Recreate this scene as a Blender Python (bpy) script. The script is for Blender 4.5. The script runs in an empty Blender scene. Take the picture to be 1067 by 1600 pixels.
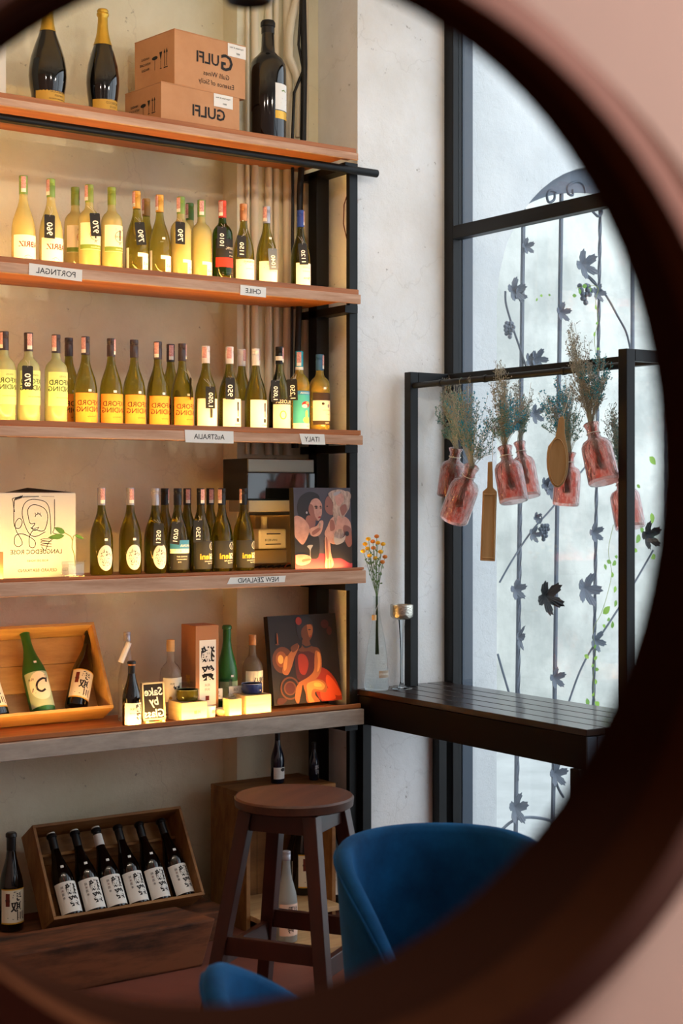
import bpy, math, random
from mathutils import Vector, Matrix
PI = math.pi
random.seed(7)
sc = bpy.context.scene
col = sc.collection
# ------------------------------------------------------------------ camera
YAW = math.radians(34.9); SN, CS = math.sin(YAW), math.cos(YAW); CAMZ = 1.65; FP = 2400.0
cd = bpy.data.cameras.new('camera'); cam = bpy.data.objects.new('camera', cd); col.objects.link(cam)
cam.location = (0, 0, CAMZ); cam.rotation_euler = (PI/2, 0, -YAW)
cd.sensor_width = 36; cd.lens = FP/1600*36; cd.shift_y = -25/1600; cd.clip_start = .05
cd.dof.use_dof = True; cd.dof.focus_distance = 5.75; cd.dof.aperture_fstop = 4.8
sc.camera = cam
# ------------------------------------------------------------------ sky, lights, exposure
w = bpy.data.worlds.new('overcast_sky'); sc.world = w; w.use_nodes = True
bg = w.node_tree.nodes['Background']
bg.inputs[0].default_value = (.86, .93, 1.0, 1); bg.inputs[1].default_value = 2.6
vs = sc.view_settings
vs.view_transform = 'Standard'; vs.look = 'None'; vs.gamma = 1; vs.use_curve_mapping = False; vs.exposure = 0.15
LED_POWER = 98.0; NEAR_POWER = 170.0
sc.cycles.use_denoising = True; sc.cycles.max_bounces = 10; sc.cycles.transmission_bounces = 8
sc.cycles.transparent_max_bounces = 12; sc.cycles.diffuse_bounces = 4; sc.cycles.glossy_bounces = 4
sc.cycles.sample_clamp_indirect = 6.0; sc.cycles.caustics_refractive = False; sc.cycles.caustics_reflective = False

def area(name, loc, rot, sx, sy, power, color):
    l = bpy.data.lights.new(name, 'AREA'); l.shape = 'RECTANGLE'; l.size = sx; l.size_y = sy
    l.energy = power; l.color = color
    o = bpy.data.objects.new(name, l); col.objects.link(o); o.location = loc; o.rotation_euler = rot; return o
# ------------------------------------------------------------------ pixel -> world (photo is 1067x1600)
def ray(u):
    t = (u-533)/FP
    return SN+CS*t, CS-SN*t
def at(u, v, Y=None, X=None):
    dx, dy = ray(u)
    s = Y/dy if Y is not None else X/dx
    return Vector((dx*s, dy*s, CAMZ+(775-v)/FP*s))
def cs(u, v, Z):                       # point at camera depth Z
    r = (u-533)/FP*Z; return Vector((Z*SN+r*CS, Z*CS-r*SN, CAMZ+(775-v)/FP*Z))
def onz(u, v, z):                      # point on a horizontal plane
    return cs(u, v, (CAMZ-z)*FP/(v-775))
# ------------------------------------------------------------------ materials
def lin(c):
    if isinstance(c, str):
        c = [int(c[i:i+2], 16)/255 for i in (0, 2, 4)]
    return tuple((x/12.92 if x <= .04045 else ((x+.055)/1.055)**2.4) for x in c)
MATS = {}
def mat(name, c, rough=.6, metal=0, trans=0, ior=1.45, emit=0, coat=0, spec=.5, bump=None, noise=None, alpha=1, sheen=0, sub=0):
    if name in MATS: return MATS[name]
    m = bpy.data.materials.new(name); m.use_nodes = True; nt = m.node_tree; b = nt.nodes['Principled BSDF']
    c = lin(c)
    b.inputs['Base Color'].default_value = (*c, 1); b.inputs['Roughness'].default_value = rough
    b.inputs['Metallic'].default_value = metal; b.inputs['Transmission Weight'].default_value = trans
    b.inputs['IOR'].default_value = ior; b.inputs['Coat Weight'].default_value = coat
    b.inputs['Specular IOR Level'].default_value = spec; b.inputs['Alpha'].default_value = alpha
    if sheen: b.inputs['Sheen Weight'].default_value = sheen; b.inputs['Sheen Roughness'].default_value = .4
    if emit: b.inputs['Emission Color'].default_value = (*c, 1); b.inputs['Emission Strength'].default_value = emit
    tc = None
    if noise or bump: tc = nt.nodes.new('ShaderNodeTexCoord')
    if noise:      # (color2, scale vector, amount lo, hi, detail)
        c2, scl, lo, hi = noise
        mp = nt.nodes.new('ShaderNodeMapping'); mp.inputs['Scale'].default_value = scl
        nz = nt.nodes.new('ShaderNodeTexNoise'); nz.inputs['Scale'].default_value = 1; nz.inputs['Detail'].default_value = 8
        nz.inputs['Roughness'].default_value = .65
        rp = nt.nodes.new('ShaderNodeValToRGB'); rp.color_ramp.elements[0].position = lo; rp.color_ramp.elements[1].position = hi
        rp.color_ramp.elements[0].color = (*lin(c2), 1); rp.color_ramp.elements[1].color = (*c, 1)
        nt.links.new(tc.outputs['Object'], mp.inputs[0]); nt.links.new(mp.outputs[0], nz.inputs['Vector'])
        nt.links.new(nz.outputs['Fac'], rp.inputs[0]); nt.links.new(rp.outputs[0], b.inputs['Base Color'])
    if bump:       # (scale vector, strength, distance)
        scl, st, di = bump
        mp = nt.nodes.new('ShaderNodeMapping'); mp.inputs['Scale'].default_value = scl
        nz = nt.nodes.new('ShaderNodeTexNoise'); nz.inputs['Scale'].default_value = 1; nz.inputs['Detail'].default_value = 6
        bp = nt.nodes.new('ShaderNodeBump'); bp.inputs['Strength'].default_value = st; bp.inputs['Distance'].default_value = di
        nt.links.new(tc.outputs['Object'], mp.inputs[0]); nt.links.new(mp.outputs[0], nz.inputs['Vector'])
        nt.links.new(nz.outputs['Fac'], bp.inputs['Height']); nt.links.new(bp.outputs[0], b.inputs['Normal'])
    MATS[name] = m; return m

def plaster(name, c, c2, dark, pit=.25):
    """old lime plaster: two tones of lime wash, dark pits and hairline cracks"""
    m = mat(name, c, .9, spec=.2); nt = m.node_tree; b = nt.nodes['Principled BSDF']
    N = nt.nodes.new; L = nt.links.new
    tc = N('ShaderNodeTexCoord')
    n1 = N('ShaderNodeTexNoise'); n1.inputs['Scale'].default_value = 2.2; n1.inputs['Detail'].default_value = 9; n1.inputs['Roughness'].default_value = .6
    L(tc.outputs['Object'], n1.inputs['Vector'])
    r1 = N('ShaderNodeValToRGB'); r1.color_ramp.elements[0].position = .38; r1.color_ramp.elements[1].position = .62
    r1.color_ramp.elements[0].color = (*lin(c2), 1); r1.color_ramp.elements[1].color = (*lin(c), 1); L(n1.outputs['Fac'], r1.inputs[0])
    n2 = N('ShaderNodeTexNoise'); n2.inputs['Scale'].default_value = 26; n2.inputs['Detail'].default_value = 10; n2.inputs['Roughness'].default_value = .7
    L(tc.outputs['Object'], n2.inputs['Vector'])
    r2 = N('ShaderNodeValToRGB'); r2.color_ramp.elements[0].position = pit; r2.color_ramp.elements[1].position = pit+.09
    r2.color_ramp.elements[0].color = (1, 1, 1, 1); r2.color_ramp.elements[1].color = (0, 0, 0, 1); L(n2.outputs['Fac'], r2.inputs[0])
    vo = N('ShaderNodeTexVoronoi'); vo.feature = 'DISTANCE_TO_EDGE'; vo.inputs['Scale'].default_value = 1.9
    n3 = N('ShaderNodeTexNoise'); n3.inputs['Scale'].default_value = 6; n3.inputs['Detail'].default_value = 6; L(tc.outputs['Object'], n3.inputs['Vector'])
    mx0 = N('ShaderNodeMixRGB'); mx0.inputs[0].default_value = .25; L(tc.outputs['Object'], mx0.inputs[1]); L(n3.outputs['Color'], mx0.inputs[2]); L(mx0.outputs[0], vo.inputs['Vector'])
    r3 = N('ShaderNodeValToRGB'); r3.color_ramp.elements[0].position = 0; r3.color_ramp.elements[1].position = .006
    r3.color_ramp.elements[0].color = (.12, .12, .12, 1); r3.color_ramp.elements[1].color = (0, 0, 0, 1); L(vo.outputs['Distance'], r3.inputs[0])
    ad = N('ShaderNodeMath'); ad.operation = 'MAXIMUM'; L(r2.outputs[0], ad.inputs[0]); L(r3.outputs[0], ad.inputs[1])
    mx = N('ShaderNodeMixRGB'); L(ad.outputs[0], mx.inputs[0]); L(r1.outputs[0], mx.inputs[1]); mx.inputs[2].default_value = (*lin(dark), 1)
    L(mx.outputs[0], b.inputs['Base Color'])
    s = N('ShaderNodeMath'); s.operation = 'SUBTRACT'; L(n2.outputs['Fac'], s.inputs[0]); L(ad.outputs[0], s.inputs[1])
    bp = N('ShaderNodeBump'); bp.inputs['Strength'].default_value = .5; bp.inputs['Distance'].default_value = .009
    L(s.outputs[0], bp.inputs['Height']); L(bp.outputs[0], b.inputs['Normal'])
    return m

def thin_glass(name, tint, gloss=.12):
    """window pane / clear acrylic: lets straight light through, reflects a little"""
    m = bpy.data.materials.new(name); m.use_nodes = True; nt = m.node_tree
    nt.nodes.remove(nt.nodes['Principled BSDF']); out = nt.nodes['Material Output']
    tr = nt.nodes.new('ShaderNodeBsdfTransparent'); tr.inputs[0].default_value = (*tint, 1)
    gl = nt.nodes.new('ShaderNodeBsdfGlossy'); gl.inputs['Roughness'].default_value = .02
    lw = nt.nodes.new('ShaderNodeLayerWeight'); lw.inputs[0].default_value = gloss
    mx = nt.nodes.new('ShaderNodeMixShader'); nt.links.new(lw.outputs['Facing'], mx.inputs[0])
    nt.links.new(tr.outputs[0], mx.inputs[1]); nt.links.new(gl.outputs[0], mx.inputs[2]); nt.links.new(mx.outputs[0], out.inputs[0])
    MATS[name] = m; return m

M_wall = plaster('cream_plaster', 'F2EED4', 'E4DDBE', '7E7262', .26)
M_white = plaster('white_limewash', 'F3F5F6', 'E6E6E4', '8A8680', .27)
M_out = plaster('outside_white_wall', 'DDE0E1', 'CFD3D5', '9A9A98', .25)
M_far = plaster('courtyard_wall', 'D4D5CE', 'B3B5B0', '9A9B94', .2)
M_pink = mat('pink_plaster', 'C9AA9C', .9, noise=('C2A092', (1.2, 1.2, 1.2), .35, .65), spec=.2)
M_floor = mat('red_cement_floor', '7C4A3E', .42, noise=('5E3830', (3, 3, 3), .3, .7), bump=((30, 30, 30), .1, .003))
M_ceil = mat('ceiling_paint', 'E2DED2', .9)
M_iron = mat('black_steel', '08090B', .45, metal=.0, spec=.3, bump=((60, 60, 60), .08, .002))
M_irond = mat('black_iron', '0B0B0C', .5, spec=.4)
M_winf = mat('slate_window_frame', '3A4655', .4, spec=.5)
M_winb = mat('black_window_frame', '08090C', .4, spec=.3)
M_grille = mat('grey_wrought_iron', '616A77', .55, metal=0, bump=((80, 80, 80), .2, .003))
M_shelf = mat('pine_board', 'B9733C', .5, noise=('8A4A22', (2.2, 26, 60), .3, .68), bump=((3, 60, 90), .12, .002))
M_fascia = mat('rough_pine_fascia', 'D6AE92', .65, noise=('A67654', (3, 20, 34), .28, .66), bump=((6, 60, 60), .25, .002))
M_grey_beam = mat('weathered_beam', 'B5A89C', .7, noise=('857A70', (4, 16, 16), .3, .68), bump=((12, 30, 30), .3, .003))
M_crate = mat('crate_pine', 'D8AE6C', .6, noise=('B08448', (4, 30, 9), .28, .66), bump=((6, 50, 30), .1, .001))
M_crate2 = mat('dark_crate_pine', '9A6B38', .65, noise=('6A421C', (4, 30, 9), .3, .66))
M_timber = mat('old_timber', '7A4A30', .75, spec=.2, noise=('30231D', (2.2, 9, 12), .36, .60), bump=((4, 20, 20), .3, .004))
M_stool = mat('mahogany', '42190F', .42, noise=('2A0F08', (14, 14, 3), .3, .7), bump=((30, 30, 6), .1, .001), coat=.1)
M_stoolt = mat('mahogany_seat', '54301F', .5, noise=('33190F', (4, 22, 22), .3, .7))
M_velvet = mat('blue_velvet', '0F4A78', .8, noise=('082A4A', (6, 6, 6), .3, .7), sheen=.35, spec=.1)
M_velvet.node_tree.nodes['Principled BSDF'].inputs['Sheen Tint'].default_value = (.10, .35, .75, 1)
M_counter = mat('dark_counter_wood', '2A1A14', .28, noise=('170E0B', (16, 2.5, 16), .3, .7), coat=.3)
M_counterf = mat('counter_fascia', '0C0706', .6, spec=.2, noise=('070403', (16, 2.5, 16), .3, .7))
M_fshade = mat('porthole_shaded_lining', '2C1810', .95, spec=0)  # shade of the inward faces is put into this darker brown
M_frim = mat('porthole_brown_rim', '5A3E36', .9, spec=.1, noise=('4A322C', (3, 3, 3), .3, .7))
M_fbody = mat('porthole_body', '4A2A1A', .9, spec=0, noise=('351C10', (3, 3, 3), .3, .7))
M_card = mat('cardboard', 'D09A6E', .8, noise=('C48C60', (5, 5, 5), .35, .65))
M_carton = mat('cream_carton', 'DDD6C8', .8)
M_ink = mat('black_ink', '1C1714', .7)
M_paper = mat('white_paper', 'F2EFE8', .8)
M_chalk = mat('chalk_white', 'F1EEE6', .9)
M_tag = mat('black_tag', '0F0F11', .7)
M_pinks = mat('pink_seal_paper', 'C98284', .8, noise=('E7C3C0', (300, 300, 300), .4, .6))
M_string = mat('cotton_string', 'D8D2C6', .9)
M_canvas = mat('canvas_edge', '17120F', .8)
M_pipe = mat('painted_conduit', 'EADFC4', .6)
M_cable = mat('black_cable', '0E0D0D', .5)
M_steelbox = mat('dark_glass_cabinet', '23231F', .25, metal=.3)
M_steeltrim = mat('cabinet_trim', '77766C', .35, metal=.6)
M_plastic = mat('ivory_plastic', 'E8D7AE', .5)
M_wood_l = mat('pale_beech', 'B08C5E', .6, noise=('94703F', (30, 30, 3), .3, .7))
M_masu = mat('masu_cypress', 'EED9AE', .6, noise=('DDC08A', (4, 4, 40), .3, .7))
M_led = mat('led_strip', (1.0, .78, .40), .5, emit=LED_POWER)
M_pane = thin_glass('window_glass', (.95, .97, .98), .06)
M_acryl = thin_glass('clear_acrylic', (.93, .95, .95), .25)
def glass(name, c, rough=.03, ior=1.36, **k): return mat(name, c, rough, trans=1, ior=ior, **k)
def wine(name, c, tr=.8, ior=1.2): return mat(name, c, .04, trans=tr, ior=ior, coat=.4)
G_pale = wine('pale_wine_glass', 'FFEE9C', .6); G_lime = wine('lime_wine_glass', 'F2F8B4', .62)
G_olive = wine('olive_glass', 'C2B648', .9); G_olive2 = wine('deep_olive_glass', 'A39A34', .9)
G_gold = wine('golden_wine_glass', 'FAD460', .7); G_clear = mat('clear_glass', 'FAFBF6', .03, trans=.94, ior=1.1, coat=.5)
G_dolive = wine('dark_olive_glass', '86801E', .95); G_green = mat('frosted_green_glass', '2E7A34', .35, trans=.35, coat=.2)
G_black = mat('black_glass', '080606', .08, coat=.5); G_navy = mat('navy_glass', '0E1830', .12, coat=.5)
G_frost = mat('frosted_glass', 'C9CFCE', .5, trans=.6, ior=1.3)
G_dgreen = glass('dark_green_glass', '3F6A1E'); G_smoke = glass('smoky_green_glass', 'B4BE78')
G_pink = glass('pink_bubbled_glass', 'F0A296', .12, 1.2, bump=((60, 60, 30), .5, .006))
G_pinkd = mat('pink_glass_solid', 'FFE0D8', .05, trans=.96, ior=1.25, noise=('EC7A66', (60, 60, 26), .40, .56), bump=((70, 70, 40), 1, .012), coat=.6)

# ------------------------------------------------------------------ mesh builder
class MB:
    def __init__(s): s.v = []; s.f = []; s.m = []
    def add(s, vs, fs, mi=0):
        o = len(s.v); s.v += [Vector(p) for p in vs]; s.f += [tuple(i+o for i in f) for f in fs]; s.m += [mi]*len(fs); return s
    def box(s, a, b, mi=0):
        x0, y0, z0 = a; x1, y1, z1 = b
        return s.add([(x0, y0, z0), (x1, y0, z0), (x1, y1, z0), (x0, y1, z0), (x0, y0, z1), (x1, y0, z1), (x1, y1, z1), (x0, y1, z1)],
                     [(0, 3, 2, 1), (4, 5, 6, 7), (0, 1, 5, 4), (1, 2, 6, 5), (2, 3, 7, 6), (3, 0, 4, 7)], mi)
    def hexa(s, p, mi=0):          # 8 corners: bottom 4, top 4
        return s.add(p, [(0, 3, 2, 1), (4, 5, 6, 7), (0, 1, 5, 4), (1, 2, 6, 5), (2, 3, 7, 6), (3, 0, 4, 7)], mi)
    def bar(s, a, b, w, h, mi=0, up=(0, 0, 1)):
        a, b = Vector(a), Vector(b); d = (b-a).normalized(); u = Vector(up); x = d.cross(u)
        if x.length < 1e-4: x = d.cross(Vector((1, 0, 0)))
        x.normalize(); y = x.cross(d); x *= w/2; y *= h/2
        return s.hexa([a-x-y, a+x-y, a+x+y, a-x+y, b-x-y, b+x-y, b+x+y, b-x+y], mi)
    def tube(s, pts, r, n=8, mi=0, sq=False, twist=0):
        pts = [Vector(p) for p in pts]; rr = r if isinstance(r, (list, tuple)) else [r]*len(pts)
        vs = []; fs = []; ref = None
        for i, p in enumerate(pts):
            d = (pts[min(i+1, len(pts)-1)]-pts[max(i-1, 0)]).normalized()
            if ref is None: ref = d.cross(Vector((.31, .87, .2))).normalized()
            ref = (ref-d*ref.dot(d)).normalized(); b = d.cross(ref)
            for k in range(n):
                a = 2*PI*k/n+twist*i; vs.append(p+(ref*math.cos(a)+b*math.sin(a))*rr[i])
        for i in range(len(pts)-1):
            for k in range(n):
                k2 = (k+1) % n; fs.append((i*n+k, i*n+k2, (i+1)*n+k2, (i+1)*n+k))
        fs.append(tuple(range(n-1, -1, -1))); fs.append(tuple((len(pts)-1)*n+k for k in range(n)))
        return s.add(vs, fs, mi)
    def lathe(s, prof, n=28, mi=0, o=(0, 0, 0)):
        vs = []; fs = []; o = Vector(o)
        for r, z in prof:
            for k in range(n):
                a = 2*PI*k/n; vs.append(o+Vector((r*math.cos(a), r*math.sin(a), z)))
        for i in range(len(prof)-1):
            for k in range(n):
                k2 = (k+1) % n; fs.append((i*n+k, i*n+k2, (i+1)*n+k2, (i+1)*n+k))
        fs.append(tuple(range(n-1, -1, -1))); fs.append(tuple((len(prof)-1)*n+k for k in range(n)))
        return s.add(vs, fs, mi)
    def ball(s, c, r, mi=0, n=6, sz=1):
        prof = [(max(r*math.sin(PI*i/n), r*.02), -r*sz*math.cos(PI*i/n)) for i in range(n+1)]
        return s.lathe(prof, max(6, n+1), mi, c)
    def octa(s, c, r, mi=0):
        c = Vector(c); r2 = r*random.uniform(.7, 1.3)
        return s.add([c+Vector(d)*r2 for d in ((1, 0, 0), (-1, 0, 0), (0, 1, 0), (0, -1, 0), (0, 0, 1), (0, 0, -1))],
                     [(0, 2, 4), (2, 1, 4), (1, 3, 4), (3, 0, 4), (2, 0, 5), (1, 2, 5), (3, 1, 5), (0, 3, 5)], mi)
    def prism(s, poly, M, th, mi=0):     # poly in local xy, extruded along local z by th; M local->world
        n = len(poly); vs = [M @ Vector((x, y, 0)) for x, y in poly]+[M @ Vector((x, y, th)) for x, y in poly]
        fs = [tuple(range(n-1, -1, -1)), tuple(range(n, 2*n))]+[(i, (i+1) % n, n+(i+1) % n, n+i) for i in range(n)]
        return s.add(vs, fs, mi)
    def xf(s, M): s.v = [M @ p for p in s.v]; return s
    def build(s, name, mats, parent=None, smooth=0, world=True, bev=0):
        me = bpy.data.meshes.new(name)
        vs = s.v
        if parent is not None and world: off = parent.location; vs = [p-off for p in vs]
        me.from_pydata([tuple(p) for p in vs], [], s.f)
        if not isinstance(mats, (list, tuple)): mats = [mats]
        for m in mats: me.materials.append(m)
        me.polygons.foreach_set('material_index', s.m)
        me.update()
        if smooth:
            me.polygons.foreach_set('use_smooth', [True]*len(me.polygons)); me.set_sharp_from_angle(angle=math.radians(smooth))
        o = bpy.data.objects.new(name, me); col.objects.link(o)
        if parent is not None: o.parent = parent
        if bev:
            md = o.modifiers.new('bevel', 'BEVEL'); md.width = bev; md.segments = 2; md.limit_method = 'ANGLE'
        return o
def thing(name, label, cat, loc=(0, 0, 0), rot=(0, 0, 0), group=None, scale=1):
    o = bpy.data.objects.new(name, None); col.objects.link(o); o.location = loc; o.rotation_euler = rot
    o.empty_display_size = .05; o.scale = (scale,)*3
    o['label'] = label; o['category'] = cat
    if group: o['group'] = group
    return o
def tag(o, label, cat, group=None):
    o['label'] = label; o['category'] = cat
    if group: o['group'] = group
    return o
def struct(o): o['kind'] = 'structure'; return o
# ------------------------------------------------------------------ writing (mirrored, as the photograph shows it)
TXT = {}
def text2d(body, size=1.0, shear=0.0, bold=0.0, mirror=True, rot=0.0, spacing=1.0):
    """filled glyph outlines as 2D verts/faces, centred on the origin"""
    key = (body, shear, bold, spacing)
    if key not in TXT:
        cu = bpy.data.curves.new('lettering', 'FONT'); cu.body = body; cu.shear = shear; cu.offset = bold; cu.resolution_u = 2
        cu.space_character = spacing; cu.align_x = 'CENTER'
        ob = bpy.data.objects.new('lettering', cu); me = ob.to_mesh()
        v = [(p.co.x, p.co.y) for p in me.vertices]; f = [tuple(p.vertices) for p in me.polygons]
        ob.to_mesh_clear(); bpy.data.objects.remove(ob); bpy.data.curves.remove(cu)
        if v:
            cx = (min(x for x, y in v)+max(x for x, y in v))/2; cy = (min(y for x, y in v)+max(y for x, y in v))/2
            v = [(x-cx, y-cy) for x, y in v]
        TXT[key] = (v, f)
    v, f = TXT[key]; c, s = math.cos(rot), math.sin(rot); out = []
    for x, y in v:
        x, y = x*size, y*size; x, y = x*c-y*s, x*s+y*c
        out.append((-x if mirror else x, y))
    if mirror: f = [tuple(reversed(t)) for t in f]
    return out, f
def rect(x0, y0, x1, y1, n=1):
    v = []; f = []
    for i in range(n+1):
        x = x0+(x1-x0)*i/n; v += [(x, y0), (x, y1)]
    for i in range(n): f.append((2*i, 2*i+2, 2*i+3, 2*i+1))
    return v, f
def disc(cx, cy, rx, ry, n=14):
    v = []; f = []
    for i in range(n+1):
        a = -PI/2+PI*i/n; x = math.sin(a); h = math.sqrt(max(0, 1-x*x)); v += [(cx+rx*x, cy-ry*h-1e-5), (cx+rx*x, cy+ry*h+1e-5)]
    for i in range(n): f.append((2*i, 2*i+2, 2*i+3, 2*i+1))
    return v, f
def ribbon(pts, w):
    v = []; f = []; n = len(pts)
    for i, (x, y) in enumerate(pts):
        a = pts[max(i-1, 0)]; b = pts[min(i+1, n-1)]; dx, dy = b[0]-a[0], b[1]-a[1]; l = math.hypot(dx, dy) or 1
        nx, ny = -dy/l*w/2, dx/l*w/2; v += [(x+nx, y+ny), (x-nx, y-ny)]
    for i in range(n-1): f.append((2*i+1, 2*i+3, 2*i+2, 2*i))
    return v, f
def spline(ctrl, k=8, closed=False):
    out = []; n = len(ctrl); rng = range(n if closed else n-1)
    for i in rng:
        g = (lambda j: ctrl[j % n]) if closed else (lambda j: ctrl[min(max(j, 0), n-1)])
        p0, p1, p2, p3 = g(i-1), g(i), g(i+1), g(i+2)
        for q in range(k):
            t = q/k
            out.append(tuple(.5*((2*b)+(c-a)*t+(2*a-5*b+4*c-d)*t*t+(-a+3*b-3*c+d)*t**3) for a, b, c, d in zip(p0, p1, p2, p3)))
    out.append(tuple(ctrl[0] if closed else ctrl[-1])); return out
def flat(mb, vf, M, mi, dx=0, dy=0, lift=0):
    v, f = vf; return mb.add([M @ Vector((x+dx, y+dy, lift)) for x, y in v], f, mi)
def bend(mb, vf, R, mi, dx=0, dy=0, lift=0, az=0):
    v, f = vf; r = R+lift
    return mb.add([(r*math.sin((x+dx)/R+az), -r*math.cos((x+dx)/R+az), y+dy) for x, y in v], f, mi)
def face(o, u, nrm=None):
    """matrix for a flat print: local x along u, local y up, local z out towards the viewer"""
    u = Vector(u).normalized(); n = Vector(nrm).normalized() if nrm is not None else u.cross(Vector((0, 0, 1))).normalized()
    y = n.cross(u).normalized(); return Matrix(((u.x, y.x, n.x, o[0]), (u.y, y.y, n.y, o[1]), (u.z, y.z, n.z, o[2]), (0, 0, 0, 1)))

#@@STRUCTURE
# ------------------------------------------------------------------ setting
YW, YC, YP = 5.36, 5.25, 4.97           # back wall, column face, pier face
XN, XWIN = 3.545, 3.984                 # niche side, window plane
NW = Vector((-.8705, -.4918, 0)).normalized(); WD = Vector((.4918, -.8705, 0)).normalized()   # mirror-side wall normal / direction
FW, RT, UP = Vector((SN, CS, 0)), Vector((CS, -SN, 0)), Vector((0, 0, 1))
RC = RT*-.1128+UP*(CAMZ+.011)+FW*.892   # centre of the round opening
H_ = 3.75
struct(MB().add([(-3.5, -6, 0), (4.05, -6, 0), (4.05, 9, 0), (-3.5, 9, 0), (-3.5, -6, -.1), (4.05, -6, -.1), (4.05, 9, -.1), (-3.5, 9, -.1)],
    [(0, 1, 2, 3), (4, 7, 6, 5), (0, 4, 5, 1), (1, 5, 6, 2), (2, 6, 7, 3), (3, 7, 4, 0)]).build('floor', M_floor))
struct(MB().box((4.05, -6, -.1), (14, 9, -.005)).build('ground_outside', mat('pale_paving', 'C9CCCB', .9, noise=('B3B6B6', (3, 3, 3), .3, .7))))
Wl = RC+WD*-5.6; Wr = RC+WD*7.4
cb = MB(); P_ = [(Wl.x, YW+.2), (Wr.x+.2, Wr.y), (4.12, -5.6), (4.12, YW+.2)]
cb.add([(x, y, H_) for x, y in P_]+[(x, y, H_+.12) for x, y in P_], [(0, 1, 2, 3), (7, 6, 5, 4), (0, 4, 5, 1), (1, 5, 6, 2), (2, 6, 7, 3), (3, 7, 4, 0)])
struct(cb.build('ceiling', M_ceil))
struct(MB().add([(-3.5, -6, H_), (-3.5, 5.8, H_), (Wl.x-.25, 5.8, H_), (Wr.x-.25, -6, H_), (-3.5, -6, H_+.1), (-3.5, 5.8, H_+.1), (Wl.x-.25, 5.8, H_+.1), (Wr.x-.25, -6, H_+.1)],
    [(0, 1, 2, 3), (7, 6, 5, 4), (0, 4, 5, 1), (1, 5, 6, 2), (2, 6, 7, 3), (3, 7, 4, 0)]).build('ceiling', M_ceil))
struct(MB().box((-2.6, YW, 0), (3.16, YW+.15, H_)).box((3.156, YC, 0), (XN, YW+.15, H_)).build('wall_back', M_wall))
AX, AZ, AR = 4.95, CAMZ+.80, .68        # arched opening in the pier wall outside the glass
struct(MB().box((XN, YP, 0), (3.975, YW+.15, H_)).build('wall_pier', M_white))
# outside part of the same wall, with an arched opening
ow = MB(); th = .26; ys = (YP, YP+th); N = 28
ow.box((3.975, YP, 0), (AX-AR, YP+th, 4.4)); ow.box((AX+AR, YP, 0), (7.6, YP+th, 4.4))
for i in range(N):
    a0, a1 = PI-PI*i/N, PI-PI*(i+1)/N
    x0, z0, x1, z1 = AX+AR*math.cos(a0), AZ+AR*math.sin(a0), AX+AR*math.cos(a1), AZ+AR*math.sin(a1)
    ow.hexa([(x0, YP, z0), (x1, YP, z1), (x1, YP+th, z1), (x0, YP+th, z0), (x0, YP, 4.4), (x1, YP, 4.4), (x1, YP+th, 4.4), (x0, YP+th, 4.4)])
struct(ow.build('wall_outside', M_out))
struct(MB().box((1.5, 8.4, 0), (14, 8.6, 5.2)).build('wall_courtyard', M_far))
# mirror-side wall with its round hole (the room is seen through it)
pw = MB(); wt = .04; Rh = .322; NN = 64; ring0 = []; ring1 = []
hc = RC+UP*-.015+RT*.02
inner = []; outer = []
zc = hc.z
for i in range(NN):
    a = 2*PI*i/NN; c, s = math.cos(a), math.sin(a)
    inner.append((Rh*c, Rh*s))
    k = min(1e9 if abs(c) < 1e-6 else (7.3 if c > 0 else 5.6)/abs(c), 1e9 if abs(s) < 1e-6 else (zc if s < 0 else H_-zc)/abs(s)); outer.append((k*c, k*s))
def wp(x, y, d): return hc+WD*x+UP*y+NW*d
vs_ = [wp(x, y, .0) for x, y in inner]+[wp(x, y, .0) for x, y in outer]+[wp(x*1.14, y*1.14, -wt) for x, y in inner]+[wp(x, y, -wt) for x, y in outer]
fs_ = []
for i in range(NN):
    j = (i+1) % NN
    fs_ += [(i, j, NN+j, NN+i), (2*NN+j, 2*NN+i, 3*NN+i, 3*NN+j), (j, i, 2*NN+i, 2*NN+j), (NN+i, NN+j, 3*NN+j, 3*NN+i)]
struct(pw.add(vs_, fs_).build('wall_front', M_pink))

# round timber frame: back ring (narrowest), front lip, outer rim; slightly eccentric, its mirror reflection built into the shape
nr = (RT*-.48+UP*.05+FW*-1).normalized()
def ring(c, R, nv=None, n=96):
    nv = nv or nr
    a = nv.cross(UP).normalized(); b = a.cross(nv).normalized()
    return [c+a*R*math.cos(2*PI*k/n)+b*R*math.sin(2*PI*k/n) for k in range(n)]
def mixr(a, b, q, push=0): return [x.lerp(y, q)+(x.lerp(y, q)-RC).normalized()*push for x, y in zip(a, b)]
def loft(rings, mi=0):
    mb = MB(); n = len(rings[0]); vs = [p for r in rings for p in r]; fs = []
    for i in range(len(rings)-1):
        for k in range(n):
            j = (k+1) % n; fs.append((i*n+k, i*n+j, (i+1)*n+j, (i+1)*n+k))
    return mb.add(vs, fs, mi)
C0 = RC
def off(dx, dy, d): return C0+RT*dx-UP*dy+nr*d
fr = thing('round_frame', 'dark brown round wooden frame in the pink wall around the view of the shelves', 'frame', tuple(RC))
n1 = (RT*-.516-UP*.087-FW).normalized(); n2 = (RT*-.528-UP*.080-FW).normalized()
A0 = ring(off(0, 0, 0), .300); F1 = ring(off(.0639, .0275, .085), .3021, n1); F4 = ring(off(.0375, .0287, .055), .3314, n2)
loft([ring(off(0, 0, -.012), .314), A0, mixr(A0, F1, .50), mixr(A0, F1, .53, .004)]).build('inner_lining', M_fshade, fr, 50)
loft([mixr(A0, F1, .53, .004), mixr(A0, F1, .57, .001), mixr(A0, F1, .9), F1]).build('inner_ledge', M_fbody, fr, 50)
loft([F1, mixr(F1, F4, .25, .001), mixr(F1, F4, .7, .001), F4]).build('outer_rim', M_frim, fr, 50)
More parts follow.
